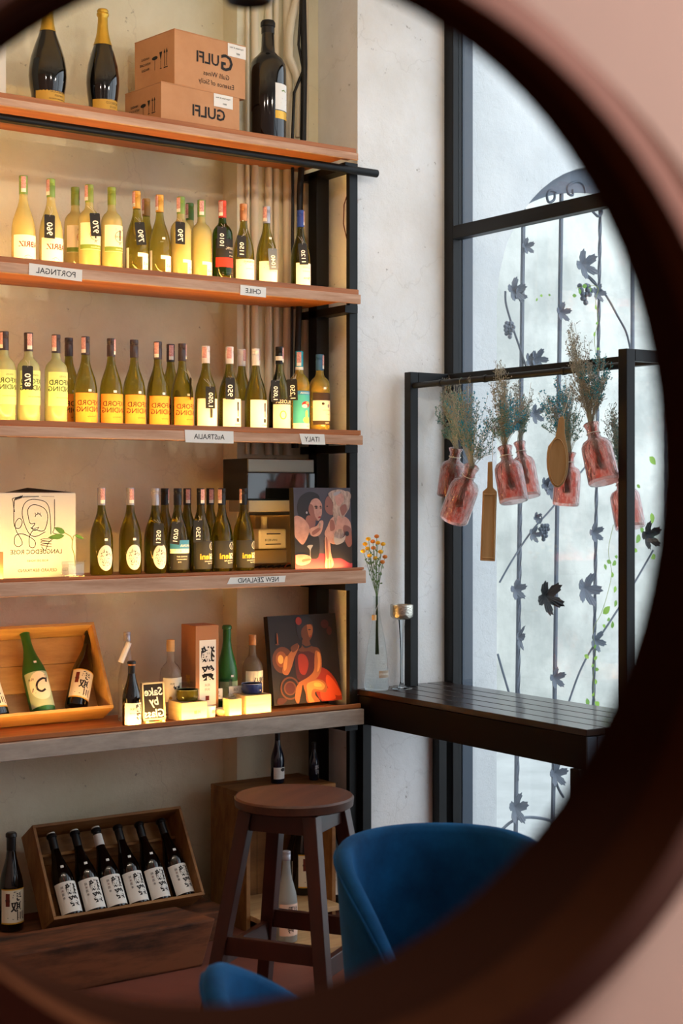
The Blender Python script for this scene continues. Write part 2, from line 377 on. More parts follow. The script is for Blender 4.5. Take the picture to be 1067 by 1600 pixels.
loft([F4, ring(off(.03, .0287, .002), .335), ring(off(.02, .015, -.004), .318), ring(off(0, 0, -.012), .317), ring(off(0, 0, -.012), .314)]).build('back_ring', M_fshade, fr, 50)

# the side the camera stands on is a closed room too, lit by one unseen fill panel added overhead
M_near = mat('near_room_paint', 'B9A496', .9)
struct(MB().box((-3.6, -6.1, 0), (-3.5, 5.9, H_)).build('wall_left', M_near)); struct(MB().box((-3.5, -6.1, 0), (4.05, -6, H_)).build('wall_rear', M_near))
struct(MB().box((-3.5, 5.8, 0), (Wl.x-.2, 5.9, H_)).build('wall_side', M_near))
lp_ = RT*1.15+FW*-.15+UP*3.0
t = thing('added_fill_lamp', 'square fill lamp added out of view to light the camera side', 'lamp', tuple(lp_))
MB().box((lp_.x-.4, lp_.y-.4, lp_.z+.02), (lp_.x+.4, lp_.y+.4, lp_.z+.06)).build('fill_housing', M_near, t); MB().tube([lp_+UP*.06, Vector((lp_.x, lp_.y, H_))], .01, 6).build('fill_stem', M_near, t)
ar = area('added_fill_light', (0, 0, 0), (0, 0, 0), .75, .75, NEAR_POWER, (1, .97, .95)); ar.parent = t
# window wall: steel frame and panes from floor to ceiling
wy0, wy1 = -5.4, 4.97
zt = at(710, 352, X=XWIN).z
wf = thing('window_1', 'x', 'x'); del wf['label']; del wf['category']; wf['kind'] = 'structure'; wf.location = (XWIN, 0, 0)
f1 = MB(); f2 = MB()
f1.box((XWIN, wy1-.058, 0), (4.031, wy1, H_)); f2.box((4.035, wy1-.058, 0), (4.092, wy1, H_))
f1.build('window_stile', [M_winb], wf, bev=.003); f2.build('window_stile', [M_winf], wf, bev=.003)
MB().box((XWIN, wy0, .061), (4.07, 3.299, 1.15)).build('added_shade_panel', M_near, wf)  # unseen panel added to keep low daylight off the room under the shelves
for k, yy in enumerate((3.3, 1.55, -.2, -1.95, -3.7, -5.4)):
    MB().box((XWIN, yy, 0), (4.07, yy+.055, H_)).build('window_stile', M_winb, wf, bev=.003)
MB().box((XWIN, wy0, zt-.055), (4.031, wy1-.058, zt)).build('window_transom', M_winb, wf, bev=.003)
MB().box((XWIN, wy0, H_-.06), (4.06, wy1-.058, H_)).build('window_head', M_winb, wf)
MB().box((XWIN, wy0, 0), (4.06, wy1-.058, .06)).build('window_sill', M_winb, wf)
ys_ = [4.912, 3.355, 3.3, 1.605, 1.55, -.145, -.2, -1.895, -1.95, -3.645, -3.7, -5.345]
for k in range(0, 12, 2):
    for z0, z1 in ((.06 if k == 0 else 1.151, zt-.055), (zt, H_-.06)):
        MB().box((4.012, ys_[k+1], z0), (4.016, ys_[k], z1)).build('window_pane', M_pane, wf)
# baseboard-less white pier and back wall meet the floor directly

# ------------------------------------------------------------------ steel rack and shelves
SX0 = .5
S = {1: (1.340, 1.356, 1.308, 3.478), 2: (.790, .806, .749, 3.49), 3: (.241, .2565, .200, 3.50), 4: (-.2855, -.279, -.34, 3.515), 5: (-.825, -.812, -.89, 3.50)}
SZ = {k: CAMZ+v[0] for k, v in S.items()}
rack = thing('steel_rack', 'black welded steel rack with posts and bars that carries the wall shelves', 'shelf rack', (3.5, 5.0, 0))
MB().box((3.488, 4.945, 0), (3.528, 4.968, CAMZ+1.30)).build('front_post', M_iron, rack, bev=.002)
MB().box((3.45, 5.12, 0), (3.51, 5.18, CAMZ+1.30)).build('rear_post', M_iron, rack, bev=.002)
MB().box((SX0, 4.945, 0), (SX0+.05, 4.968, CAMZ+1.30)).build('front_post', M_iron, rack, bev=.002)
MB().box((SX0, 5.12, 0), (SX0+.05, 5.18, CAMZ+1.30)).build('rear_post', M_iron, rack, bev=.002)
for k in (1, 2, 3, 4, 5):
    zb = CAMZ+S[k][2]
    for x in (3.45, SX0):
        MB().box((x, 4.92, zb-.03-(0 if k > 1 else 0)), (x+.06, 5.24, zb-.001)).build('side_bar', M_iron, rack)
z1 = CAMZ+1.278
MB().tube([(SX0, 4.915, z1), (3.60, 4.915, z1)], .0155, 10).build('top_front_bar', M_iron, rack, 40)
for k in (1, 2, 3, 4, 5):
    sf, lp, bt, xe = S[k]; sf += CAMZ; lp += CAMZ; bt += CAMZ
    words = {1: 'topmost wooden shelf above a black bar, holding cartons and magnums', 2: 'second wooden shelf from the top with Portugal and Chile signs',
             3: 'third wooden shelf from the top with Australia and Italy signs', 4: 'fourth wooden shelf from the top with the New Zealand sign',
             5: 'lowest lit shelf with grey weathered front beam, holding sake and cups'}[k]
    t = thing('wall_shelf', words, 'shelf', (2, 5.0, bt), group='wooden wall shelves')
    MB().box((SX0+.06, 4.895, bt+.012), (3.445, 5.235, sf)).box((3.445, 4.895, bt+.012), (xe, 4.944, sf)).build('board', M_shelf, t)
    MB().box((SX0-.1, 4.885, sf-.003), (xe, 4.895, lp)).build('lip', M_shelf, t, bev=.001)
    MB().box((SX0-.1, 4.870 if k != 5 else 4.862, bt), (xe, 4.884, sf-.005)).build('fascia', M_grey_beam if k == 5 else M_fascia, t, bev=.0025)
    if k > 1:
        MB().box((SX0, 4.899, sf+.0005), (xe-.06, 4.911, sf+.0035)).build('light_strip', M_led, t)
# shelf-edge paper signs
def paper_sign(word, u0, v0, u1, v1, h, k, label, slant=0):
    Yf = 4.869; a = at(u0, v0, Y=Yf-.001); b = at(u1, v1, Y=Yf-.001); L = (b-a).length
    M = face((a+b)/2, b-a, (0, -1, 0)); mb = MB(); s = slant
    mb.prism([(-L/2-s, -h), (L/2-s*.4, -h), (L/2, 0), (-L/2, 0)], M, .0007, 0)
    flat(mb, text2d(word, min(.036, L*1.15/len(word)), mirror=True, bold=.006), M, 1, 0, -h/2, .0011)
    tag(mb.build('paper_sign', [M_paper, M_ink]), label, 'sign', 'handwritten country signs')
paper_sign('PORTNGAL', 45, 411, 128, 422, .040, 2, 'white paper sign reading PORTUGAL in mirror writing on the second shelf edge')
paper_sign('CHILE', 375, 445, 415, 449.5, .037, 2, 'white paper sign reading CHILE in mirror writing on the second shelf edge')
paper_sign('AuSTRALIA', 288, 671.5, 364, 674, .045, 3, 'white paper sign reading AUSTRALIA in mirror writing on the third shelf edge', -.003)
paper_sign('ITALY', 467, 677.5, 506, 678.5, .040, 3, 'white paper sign reading ITALY in mirror writing on the third shelf edge', -.012)
paper_sign('NEW ZEALAND', 359, 902.5, 446, 899.5, .024, 4, 'white paper sign reading NEW ZEALAND in mirror writing on the fourth shelf edge', .014)

# ------------------------------------------------------------------ wine bottles
PROF = {
 'burgundy': [(.90, .003), (1, .02), (1, .40), (.97, .45), (.86, .53), (.68, .60), (.50, .665), (.39, .72), (.345, .77), (.335, .80), (.335, .97)],
 'bordeaux': [(.92, .003), (1, .02), (1, .585), (.985, .62), (.90, .66), (.72, .695), (.50, .72), (.40, .745), (.37, .79), (.36, .82), (.36, .97)],
 'prosecco': [(.78, .002), (.82, .015), (.845, .10), (.865, .17), (.95, .25), (1, .34), (.99, .40), (.90, .50), (.72, .60), (.52, .69), (.38, .76), (.31, .82), (.28, .88), (.27, .97)],
 'sake': [(.93, .002), (1, .015), (1, .42), (.98, .47), (.88, .54), (.72, .61), (.56, .68), (.45, .745), (.385, .81), (.36, .88), (.36, .955)],
 'magnum': [(.95, .002), (1, .015), (1, .58), (.99, .62), (.94, .66), (.82, .695), (.60, .725), (.40, .755), (.36, .80), (.34, .88), (.34, .955)],
 'spirit': [(.93, .002), (1, .015), (1, .50), (.98, .56), (.88, .62), (.66, .67), (.44, .70), (.36, .73), (.34, .80), (.34, .90)]}
def screwcap(mb, r, z0, z1, rings=True):
    p = [(r*.98, z0), (r, z0+.002)]
    if rings:
        for k in (.62, .68, .74): zz = z0+(z1-z0)*k; p += [(r, zz), (r*.93, zz+.0015), (r, zz+.003)]
    p += [(r, z1-.002), (r*.95, z1)]
    mb.lathe(p, 24)
def make_bottle(T):
    """one bottle: glass, cap, label and pink tax seal; returns a list of (name, mesh, rotation) to be reused"""
    H, R, sh = T['H'], T['R'], T['shape']; out = []
    g = MB().lathe([(r*R, z*H) for r, z in PROF[sh]], 28); out.append(g.build('glass', T['glass'], smooth=50))
    rc = PROF[sh][-1][0]*R
    c = MB(); z0 = T.get('cap0', .80)*H; style = T.get('capstyle', 'screw')
    if style == 'screw': screwcap(c, rc+.0012, z0, H)
    elif style == 'foil':
        pr = PROF[sh]; rad = lambda q: next(a[0]+(b[0]-a[0])*(q-a[1])/(b[1]-a[1]) for a, b in zip(pr, pr[1:]) if a[1] <= q <= b[1])*R
        c.lathe([(rad(z0/H+(.92-z0/H)*k/6)+.0015, z0+(.92*H-z0)*k/6) for k in range(7)]+[(rc+.002, H*.93), (rc+.006, H*.945), (rc+.006, H*.962), (rc+.003, H*.97), (rc+.005, H*.985), (rc+.001, H)], 24)
    elif style == 'lip': c.lathe([(rc+.001, z0), (rc+.001, H*.95), (rc+.004, H*.955), (rc+.004, H*.985), (rc, H)], 24)
    elif style == 'cork': c.lathe([(rc+.0015, z0), (rc+.0015, H-.001), (rc, H)], 20)
    if T.get('cap'): out.append(c.build('cap', T['cap'], smooth=50))
    if T.get('cap2'):
        d = MB(); a, b = T['cap2'][1]; d.lathe([(rc+.0018, a*H), (rc+.0018, b*H)], 24); out.append(d.build('cap_band', T['cap2'][0], smooth=50))
    L = T.get('label')
    if L:
        mb = MB(); ms = [L['paper'], M_ink]+list(L.get('inks', [])); Ro = R*L.get('rf', 1)
        az = L.get('az', 0); ha = L.get('ha', 1.25)
        for it in L['items']:
            if it[0] == 'rect': bend(mb, rect(-ha*Ro if it[1] is None else it[1], it[2], ha*Ro if it[3] is None else it[3], it[4], 14), Ro, it[5], lift=it[6] if len(it) > 6 else .0006, az=az)
            elif it[0] == 'disc': bend(mb, disc(it[1], it[2], it[3], it[4]), Ro, it[5], lift=it[6] if len(it) > 6 else .0006, az=az)
            elif it[0] == 'text': bend(mb, text2d(it[1], it[2], bold=it[6] if len(it) > 6 else 0), Ro, it[5], it[3], it[4], lift=.0012, az=az)
            elif it[0] == 'line': bend(mb, ribbon(it[1], it[2]), Ro, it[3], lift=.0011, az=az)
        out.append(mb.build('label', ms, smooth=60))
    if T.get('seal', True):
        mb = MB(); rr = rc+.0025
        bend(mb, rect(-.009, H*.86, .009, H-.004, 5), rr, 0); bend(mb, rect(-.009, H*.82, .009, H*.86, 5), rr, 1)
        out.append(mb.build('tax_seal', [M_pinks, M_paper], smooth=60))
    if T.get('sticker'):
        mb = MB(); zz = T['sticker']; rr = R*T.get('sr', .93)
        bend(mb, rect(-.006, H*zz, .005, H*zz+.008, 3), rr, 0, lift=.0015); out.append(mb.build('price_sticker', M_paper))
    return out
K = lambda n, c, **k: mat(n, c, **{'rough': .35, **k})
def txt(*a, **k): return ('text',)+a
C_green = K('green_cap', '7FA04A'); C_olive = K('olive_cap', '8A9A3C'); C_gold = K('gold_cap', 'D8A245', metal=.3); C_dgold = K('bronze_cap', 'A98444')
C_dgreen = K('deep_green_cap', '4E7A34'); C_red = K('red_cap', 'D8431F'); C_silver = K('silver_cap', 'A9A9B4', metal=.5); C_blue = K('blue_cap', '24429A')
C_dark = K('charcoal_cap', '40363A'); C_white = K('white_cap', 'EDE9E6'); C_blk = K('black_cap', '131215'); C_teal = K('teal_cap', '1E9FB5'); C_steel = K('steel_blue_cap', '3D6C94')
C_foil = mat('gold_foil', 'C9A23C', .35, metal=.6, bump=((90, 90, 60), .5, .004)); C_cork = K('stopper_cork', 'D9B37E', rough=.7); C_copper = K('copper_cap', 'C98C5E', metal=.4)
I_red = mat('brick_red_ink', '6E2414', .7); I_green = mat('label_green', '6E8A3C', .7); I_or = mat('orange_label', 'DE8A2E', .7, noise=('EA9E44', (20, 20, 14), .3, .7)); I_brown = mat('brown_ink', '4A2408', .7)
I_lime = mat('lime_label', 'C6DC96', .7); I_dg = mat('dark_green_ink', '2E4A24', .7); I_gold = mat('gold_ink', 'E8B23C', .4, metal=.3); I_blue = mat('sea_blue_print', '2F7CB8', .7)
I_tealp = mat('teal_print', '3FA8B4', .7); I_sand = mat('sand_print', 'D9B070', .7); I_crim = mat('crimson_print', 'C22A22', .7); I_grey = mat('grey_print', '8C8C90', .7)
I_blackp = mat('black_label_paper', '1B1C20', .6); I_silver = mat('silver_label_print', 'BFC1C3', .35, metal=.25); I_brownp = mat('chocolate_print', '3F2C20', .7); I_cream = mat('cream_label', 'F3E9D2', .8)
I_rust = mat('rust_print', 'B5522A', .7)
W = M_paper
T = {}
T['abriz'] = dict(shape='burgundy', H=.335, R=.043, glass=G_pale, cap=C_green, label=dict(paper=W, inks=[I_red], items=[
    ('rect', None, .012, None, .118, 0), ('text', 'ABRIZ', .028, .006, .085, 2, .02), ('line', [(-.02, .105), (.024, .105)], .0005, 1), ('line', [(-.012, .040), (0, .046), (.014, .041), (-.006, .037), (.018, .036)], .0014, 1)]))
T['tee'] = dict(shape='bordeaux', H=.315, R=.038, glass=G_pale, cap=C_olive, label=dict(paper=I_cream, inks=[I_green, I_rust], items=[
    ('rect', None, .085, None, .178, 0), ('rect', None, .086, None, .102, 2, .0011), ('text', 'T', .062, .010, .145, 1), ('text', 'TERRAE', .010, .008, .137, 3), ('text', 'A', .016, .010, .114, 1), ('text', 'Vinho Branco', .007, .012, .094, 0),
    ('line', [(.010+.020*math.cos(a/8), .137+.020*math.sin(a/8)) for a in range(8, 44)], .0015, 3)]))
T['gold_el'] = dict(shape='burgundy', H=.32, R=.041, glass=G_olive, cap=C_gold, sticker=.47, label=dict(paper=W, inks=[I_gold], ha=.2, items=[
    ('rect', -.012, .078, .050, .092, 0), ('rect', .006, .018, .050, .079, 0), ('rect', -.060, .02, -.046, .11, 0), ('text', 'no 2', .013, .022, .055, 1), ('text', 'x.v', .010, .022, .036, 2), ('rect', -.02, .012, .05, .018, 0)]))
T['clear_el'] = dict(shape='bordeaux', H=.31, R=.038, glass=G_pale, cap=C_green, label=dict(paper=W, inks=[I_green], items=[
    ('rect', -.012, .070, .050, .082, 0), ('rect', .006, .016, .050, .071, 0), ('text', 'no 2', .013, .022, .050, 1), ('text', 'verde', .009, .024, .034, 2)]))
T['red_cap'] = dict(shape='bordeaux', H=.32, R=.038, glass=G_dgreen, cap=C_red, label=dict(paper=I_blackp, inks=[I_crim, W], items=[
    ('rect', None, .070, None, .175, 0), ('rect', None, .070, None, .105, 2, .001), ('text', 'CASAMO', .014, .016, .140, 3), ('text', '1 2 8 8', .008, .016, .125, 3), ('text', 'Reserva', .008, .018, .113, 3), ('line', [(-.02, .05), (.03, .05)], .001, 3), ('line', [(-.02, .042), (.03, .042)], .001, 3)]))
T['gold_chile'] = dict(shape='burgundy', H=.32, R=.040, glass=G_olive2, cap=C_copper, seal=False, label=dict(paper=W, inks=[I_grey], items=[
    ('rect', None, .012, None, .108, 0), ('text', 'POTRERAS', .010, .006, .098, 1), ('line', [(-.03, .084), (-.01, .090), (.012, .086), (.035, .088)], .002, 2), ('text', 'Chardonnay', .007, .008, .072, 2)]))
T['silver_chile'] = dict(T['gold_chile'], cap=C_silver, seal=True, sticker=.60, sr=.75)
T['blue_cap'] = dict(shape='burgundy', H=.33, R=.039, glass=G_dolive, cap=C_blue, label=dict(paper=W, inks=[I_grey], ha=1.0, items=[
    ('rect', None, .018, None, .118, 0), ('text', 'LUIS FELIPE', .008, .006, .100, 2), ('text', 'EDWARDS', .008, .006, .086, 2), ('text', 'Marea', .014, .008, .060, 1), ('line', [(-.01, .045), (.03, .046)], .001, 2)]))
T['lime_ox'] = dict(shape='bordeaux', H=.318, R=.039, glass=G_lime, cap=C_dark, label=dict(paper=I_lime, inks=[I_dg], items=[
    ('rect', None, .072, None, .188, 0), ('text', 'OXFORD', .024, .004, .152, 2, .012), ('text', 'LANDING', .024, .004, .130, 2, .012), ('text', 'ESTATES', .007, .004, .172, 2), ('text', 'SAUVIGNON BLANC', .006, .006, .100, 1), ('line', [(-.03, .112), (.04, .112)], .0004, 2)]))
T['orange_ox'] = dict(shape='burgundy', H=.32, R=.041, glass=G_olive2, cap=C_dark, sticker=.395, sr=.99, label=dict(paper=I_or, inks=[I_brown], ha=1.35, items=[
    ('rect', None, .012, None, .122, 0), ('text', 'OXFORD', .025, .006, .088, 2, .012), ('text', 'LANDING', .025, .006, .065, 2, .012), ('text', 'Chardonnay', .007, .008, .040, 2), ('line', [(-.03, .108), (.045, .108)], .0005, 2), ('line', [(-.03, .103), (.045, .103)], .0004, 2)]))
T['excl'] = dict(shape='burgundy', H=.32, R=.042, glass=G_olive2, cap=C_white, label=dict(paper=W, inks=[I_gold], ha=1.15, items=[
    ('rect', None, .012, None, .124, 0), ('line', [(.012, .112), (.0125, .105)], .008, 1), ('line', [(.012, .108), (.0125, .08)], .0075, 1), ('line', [(.0123, .082), (.0126, .058)], .004, 1), ('rect', .006, .038, .018, .052, 1, .001), ('text', 'winery', .010, .012, .028, 1)]))
T['nail'] = dict(T['excl'], label=dict(paper=W, inks=[G_olive2], ha=1.25, items=[('rect', None, .012, None, .122, 0), ('rect', -.002, .05, .008, .085, 2, .001)]))
T['ricossa'] = dict(shape='burgundy', H=.315, R=.040, glass=G_smoke, cap=C_blk, cap2=(W, (.84, .89)), label=dict(paper=I_cream, inks=[I_gold, I_blackp], items=[
    ('rect', None, .012, None, .105, 0), ('rect', None, .104, None, .125, 3), ('text', 'RICOSSA', .018, -.004, .1145, 0, .01), ('disc', -.012, .066, .013, .016, 2, .001), ('disc', -.012, .066, .009, .012, 0, .0013), ('line', [(-.018, .07), (-.012, .06), (-.006, .07)], .002, 2), ('line', [(-.03, .088), (.03, .088)], .0006, 1), ('line', [(.01, .05), (.03, .05)], .0008, 1)]))
T['teal'] = dict(shape='bordeaux', H=.31, R=.038, glass=G_gold, cap=C_teal, cap2=(W, (.775, .81)), label=dict(paper=I_tealp, inks=[I_sand, I_crim, W, I_blue], items=[
    ('rect', None, .040, None, .160, 0), ('rect', None, .146, None, .160, 5, .001), ('rect', None, .018, None, .040, 4), ('disc', .004, .110, .018, .012, 3, .001), ('disc', -.002, .104, .012, .007, 4, .0013), ('disc', .010, .116, .009, .005, 2, .0015),
    ('disc', .008, .052, .017, .012, 2, .001), ('disc', .006, .075, .006, .014, 2, .001), ('text', 'LUGANA', .011, .002, .153, 4), ('text', 'Italia', .006, .012, .03, 1)]))
T['choc'] = dict(shape='bordeaux', H=.305, R=.039, glass=G_gold, cap=C_steel, sticker=.56, sr=1, label=dict(paper=I_cream, inks=[I_brownp, I_grey], items=[
    ('rect', None, .036, None, .130, 0), ('rect', None, .128, None, .158, 2), ('rect', None, .036, None, .052, 2, .001), ('disc', -.008, .116, .006, .005, 2, .001), ('disc', .016, .108, .005, .007, 3, .001), ('text', 'LAVERDO', .009, .010, .092, 3), ('text', 'PINOT', .007, .012, .076, 3), ('text', 'Grigio', .008, .010, .044, 0)]))
moon = [('disc', .0, .062, .030, .045, 0)]
for k in range(30):
    a = random.uniform(0, 2*PI); r = math.sqrt(random.random())*.8; x, y = r*.026*math.cos(a), .062+r*.040*math.sin(a); q = random.uniform(.002, .006)
    moon.append(('line', [(x, y), (x+q*math.cos(a*3), y+q*math.sin(a*3)), (x+q*1.6*math.cos(a*3+.5), y+q*1.6*math.sin(a*3+.5))], random.uniform(.001, .0026), 1))
T['moon'] = dict(shape='burgundy', H=.31, R=.041, glass=G_dolive, cap=C_silver, label=dict(paper=I_silver, inks=[I_grey], items=moon, az=.0), sticker=.395, sr=1)
T['coast'] = dict(shape='burgundy', H=.31, R=.041, glass=G_dolive, cap=C_blk, seal=False, label=dict(paper=I_blackp, inks=[I_blue, I_sand, W], items=[
    ('rect', None, .012, None, .120, 0), ('rect', None, .088, None, .120, 2, .001), ('rect', None, .072, None, .088, 4, .001), ('line', [(-.05, .078), (-.03, .085), (-.01, .080), (.01, .086), (.03, .079), (.05, .082)], .007, 3), ('text', 'AHUNA', .014, .012, .100, 4), ('text', 'HAWKES BAY', .007, -.004, .060, 4), ('text', 'CHARDONNAY', .006, -.004, .050, 4), ('text', '2018', .006, -.014, .040, 4), ('line', [(-.05, .02), (.05, .02)], .004, 4)]))
T['sileni'] = dict(shape='burgundy', H=.31, R=.041, glass=G_dolive, cap=C_blk, label=dict(paper=I_blackp, inks=[I_gold, W], items=[
    ('rect', None, .012, None, .115, 0), ('text', 'Si', .030, -.022+.046, .058, 3, .02), ('text', 'leni', .030, -.006, .058, 2, .02), ('line', [(.026+.013*math.cos(a/4), .096+.013*math.sin(a/4)) for a in range(26)], .0016, 3), ('line', [(.018, .102), (.034, .102), (.026, .086), (.018, .102)], .0016, 3),
    ('text', 'SAUVIGNON BLANC', .006, .018, .040, 3), ('text', 'Marlborough', .006, .020, .032, 3), ('line', [(-.05, .018), (.05, .018)], .009, 2)]))
T['sileni_w'] = dict(T['sileni'], label=dict(paper=I_blackp, inks=[I_cream], items=[('rect', None, .012, None, .100, 0), ('rect', -.03, .014, -.012, .098, 2, .001)]))
T['dassai'] = dict(shape='sake', H=.30, R=.038, glass=G_black, cap=C_blk, capstyle='lip', seal=False, sticker=.56, sr=.86, label=dict(paper=M_paper, inks=[I_red], items=[
    ('rect', None, .012, None, .118, 0), ('text', '獺', .040, .010, .090, 1, .02), ('text', '祭', .040, .010, .048, 1, .02), ('text', '純', .010, -.020, .100, 1), ('text', '米', .010, -.020, .088, 2), ('text', '酒', .010, -.020, .076, 1), ('text', '磨', .008, -.020, .063, 1), ('line', [(-.03, .02), (.03, .02)], .0005, 1), ('line', [(-.006, .118), (-.006, .132)], .002, 2)]))
T['tedori'] = dict(shape='sake', H=.34, R=.043, glass=G_black, cap=C_blk, capstyle='lip', seal=False, label=dict(paper=I_cream, inks=[I_red, I_gold], items=[
    ('rect', None, .030, None, .148, 0), ('rect', None, .028, None, .033, 3, .001), ('rect', None, .146, None, .150, 3, .001), ('text', '手', .034, .004, .125, 1, .03), ('text', '取', .038, 0, .088, 1, .03), ('text', '川', .032, .018, .055, 1, .02), ('rect', -.036, .09, -.022, .135, 2, .001), ('text', '吉野', .010, -.029, .11, 1), ('line', [(-.03, .05), (-.01, .045), (.01, .05)], .002, 1)]))
T['maboroshi'] = dict(shape='sake', H=.36, R=.048, glass=G_green, cap=G_green, capstyle='lip', seal=False, sticker=.56, sr=.86, label=dict(paper=I_cream, inks=[I_red, mat('pale_green_label', 'B4C8A8', .8)], items=[
    ('rect', None, .022, None, .165, 3), ('disc', .0, .105, .045, .058, 0, .001), ('line', spline([(.030, .130), (.010, .132), (-.012, .118), (-.018, .095), (-.004, .080), (.014, .088)]), .008, 1), ('line', [(.026, .150), (.030, .138), (.024, .118)], .009, 1), ('line', [(-.032, .098), (-.038, .085), (-.026, .078)], .004, 1), ('text', '純米', .012, -.034, .135, 1)]))
T['sake_small'] = dict(shape='sake', H=.235, R=.034, glass=G_black, cap=C_blk, capstyle='lip', seal=False, cap2=(C_copper, (.93, .97)), label=dict(paper=W, inks=[I_red, I_grey], items=[
    ('rect', None, .006, None, .085, 0), ('text', '獺', .030, .014, .066, 1, .02), ('text', '祭', .030, .014, .036, 1, .02), ('text', '純米', .010, -.012, .064, 2), ('text', '大吟醸', .007, -.012, .048, 3)]))
T['clear_tall'] = dict(shape='sake', H=.33, R=.034, glass=G_clear, cap=C_silver, cap0=.90, seal=False)
T['umeshu'] = dict(shape='spirit', H=.29, R=.041, glass=G_clear, cap=C_cork, capstyle='cork', cap0=.85, seal=False, label=dict(paper=I_cream, inks=[I_red, I_gold], items=[
    ('rect', None, .060, None, .150, 0), ('text', '雪', .030, .004, .108, 1, .03), ('disc', -.020, .075, .006, .006, 3, .001), ('text', '純米', .009, -.014, .128, 1), ('rect', .030, .07, .036, .09, 2, .001)]))
T['shochu'] = dict(shape='spirit', H=.29, R=.041, glass=G_clear, cap=C_copper, capstyle='cork', cap0=.86, seal=False, label=dict(paper=I_cream, inks=[I_grey], items=[
    ('rect', None, .060, None, .150, 0), ('text', '兼八', .024, .004, .115, 1, .02), ('text', 'SHOCHU', .008, .004, .085, 2)]))
T['green_plain'] = dict(shape='sake', H=.33, R=.041, glass=G_green, cap=G_green, capstyle='lip', seal=False, sticker=.40, sr=1, label=dict(paper=mat('sage_label', 'A9B88C', .8), items=[('rect', None, .04, None, .115, 0), ('text', '夏酒', .02, 0, .08, 1)]))
T['navy'] = dict(shape='sake', H=.34, R=.045, glass=G_navy, cap=C_blk, capstyle='lip', seal=False, label=dict(paper=W, items=[('rect', None, .03, None, .105, 0), ('disc', .01, .09, .018, .012, 1, .001)]))
T['navy_calli'] = dict(T['navy'], label=dict(paper=G_navy, inks=[I_silver], items=[('text', '雄', .045, .004, .12, 2, .02), ('text', '町', .04, .004, .075, 2, .02)]))
T['frost'] = dict(shape='sake', H=.37, R=.045, glass=G_frost, cap=C_silver, cap0=.90, seal=False, label=dict(paper=mat('blush_label', 'E9C7B4', .8), items=[('rect', None, .03, None, .160, 0), ('text', '出羽', .024, .006, .14, 1, .02), ('text', '桜', .03, .006, .10, 1, .02), ('text', '吟', .028, -.008, .055, 1, .02)]))
T['magnum'] = dict(shape='magnum', H=.44, R=.063, glass=G_black, cap=C_blk, capstyle='lip', cap0=.9, seal=False, label=dict(paper=W, inks=[I_gold, I_green, I_grey], ha=.55, az=.25, items=[
    ('rect', None, .125, None, .215, 0), ('rect', None, .095, None, .122, 2), ('line', [(-.008, .190), (.004, .194), (.016, .190)], .004, 3), ('line', [(-.006, .165), (.026, .165)], .002, 4), ('line', [(-.012, .150), (.026, .150)], .002, 4), ('line', [(-.02, .108), (.03, .108)], .004, 3)]))
T['prosecco_l'] = dict(shape='prosecco', H=.46, R=.077, glass=G_black, cap=C_foil, capstyle='foil', cap0=.74, seal=False, label=dict(paper=mat('amber_label', 'D9A63E', .6), inks=[I_gold, I_brown], rf=.875, ha=1.3, items=[
    ('rect', None, .034, None, .098, 0), ('text', 'PROSECCO', .015, .014, .084, 3), ('text', 'CARTIZZE', .010, .016, .068, 3), ('text', 'VALDOBBIADENE SUPERIORE', .007, .016, .054, 3)]))
T['prosecco_s'] = dict(shape='prosecco', H=.42, R=.061, glass=G_black, cap=C_foil, capstyle='foil', cap0=.68, seal=False, label=dict(paper=T['prosecco_l']['label']['paper'], inks=[I_gold, I_brown], rf=.875, ha=1.3, items=[
    ('rect', None, .018, None, .076, 0), ('text', 'PROSECCO', .012, .012, .064, 3), ('text', 'DOCG', .010, .012, .050, 3), ('text', 'SUPERIORE', .008, .012, .038, 3), ('disc', .012, .090, .008, .005, 2), ('rect', .004, .082, .020, .09, 2), ('text', 'VALDO', .009, .012, .075, 2)]))
CACHE = {}
def bottle(kind, label, loc, H=None, az=0, group=None, rot=None, seal_az=None, name='wine_bottle', cat='bottle'):
    t = T[kind]; s = (H/t['H']) if H else 1
    root = thing(name, label, cat, loc, rot or (0, 0, az), group, s)
    first = kind not in CACHE
    if first: CACHE[kind] = make_bottle(t)
    for o in CACHE[kind]:
        c = o if first else o.copy()
        if not first: col.objects.link(c)
        c.parent = root; c.rotation_euler = (0, 0, (seal_az if seal_az is not None else random.choice((-1.5, -1.2, -.9, -.3, .5, .9, 1.2, 2.6))) if c.name.startswith('tax_seal') else 0)
    return root
def stand(k, kind, u, top, Y, label, group, az=None, name='wine_bottle', cap=None, sa=None):
    p = at(u, top, Y=Y); b = Vector((p.x, p.y, SZ[k]+.001))
    r = bottle(kind, label, b, p.z-b.z, random.uniform(-.12, .12) if az is None else az, group, seal_az=sa, name=name)
    if cap:
        for c in r.children:
            if c.name.startswith('cap') and not c.name.startswith('cap_band'):
                c.data = c.data.copy(); c.data.materials[0] = cap
    return r
g2 = 'wine bottles on the second shelf'; g3 = 'wine bottles on the third shelf'; g4 = 'wine bottles on the fourth shelf'
stand(1, 'prosecco_l', 74, 4, 5.03, 'large swollen black sparkling wine bottle, leftmost on the top shelf', 'black bottles on the top shelf', .1)
stand(1, 'prosecco_s', 160, 15, 5.02, 'black sparkling wine bottle with gold foil neck beside the cartons', 'black bottles on the top shelf', .1)
stand(1, 'magnum', 418, 33, 5.04, 'tall straight black magnum with white label right of the cartons', 'black bottles on the top shelf', .15)
F, B = 5.03, 5.135
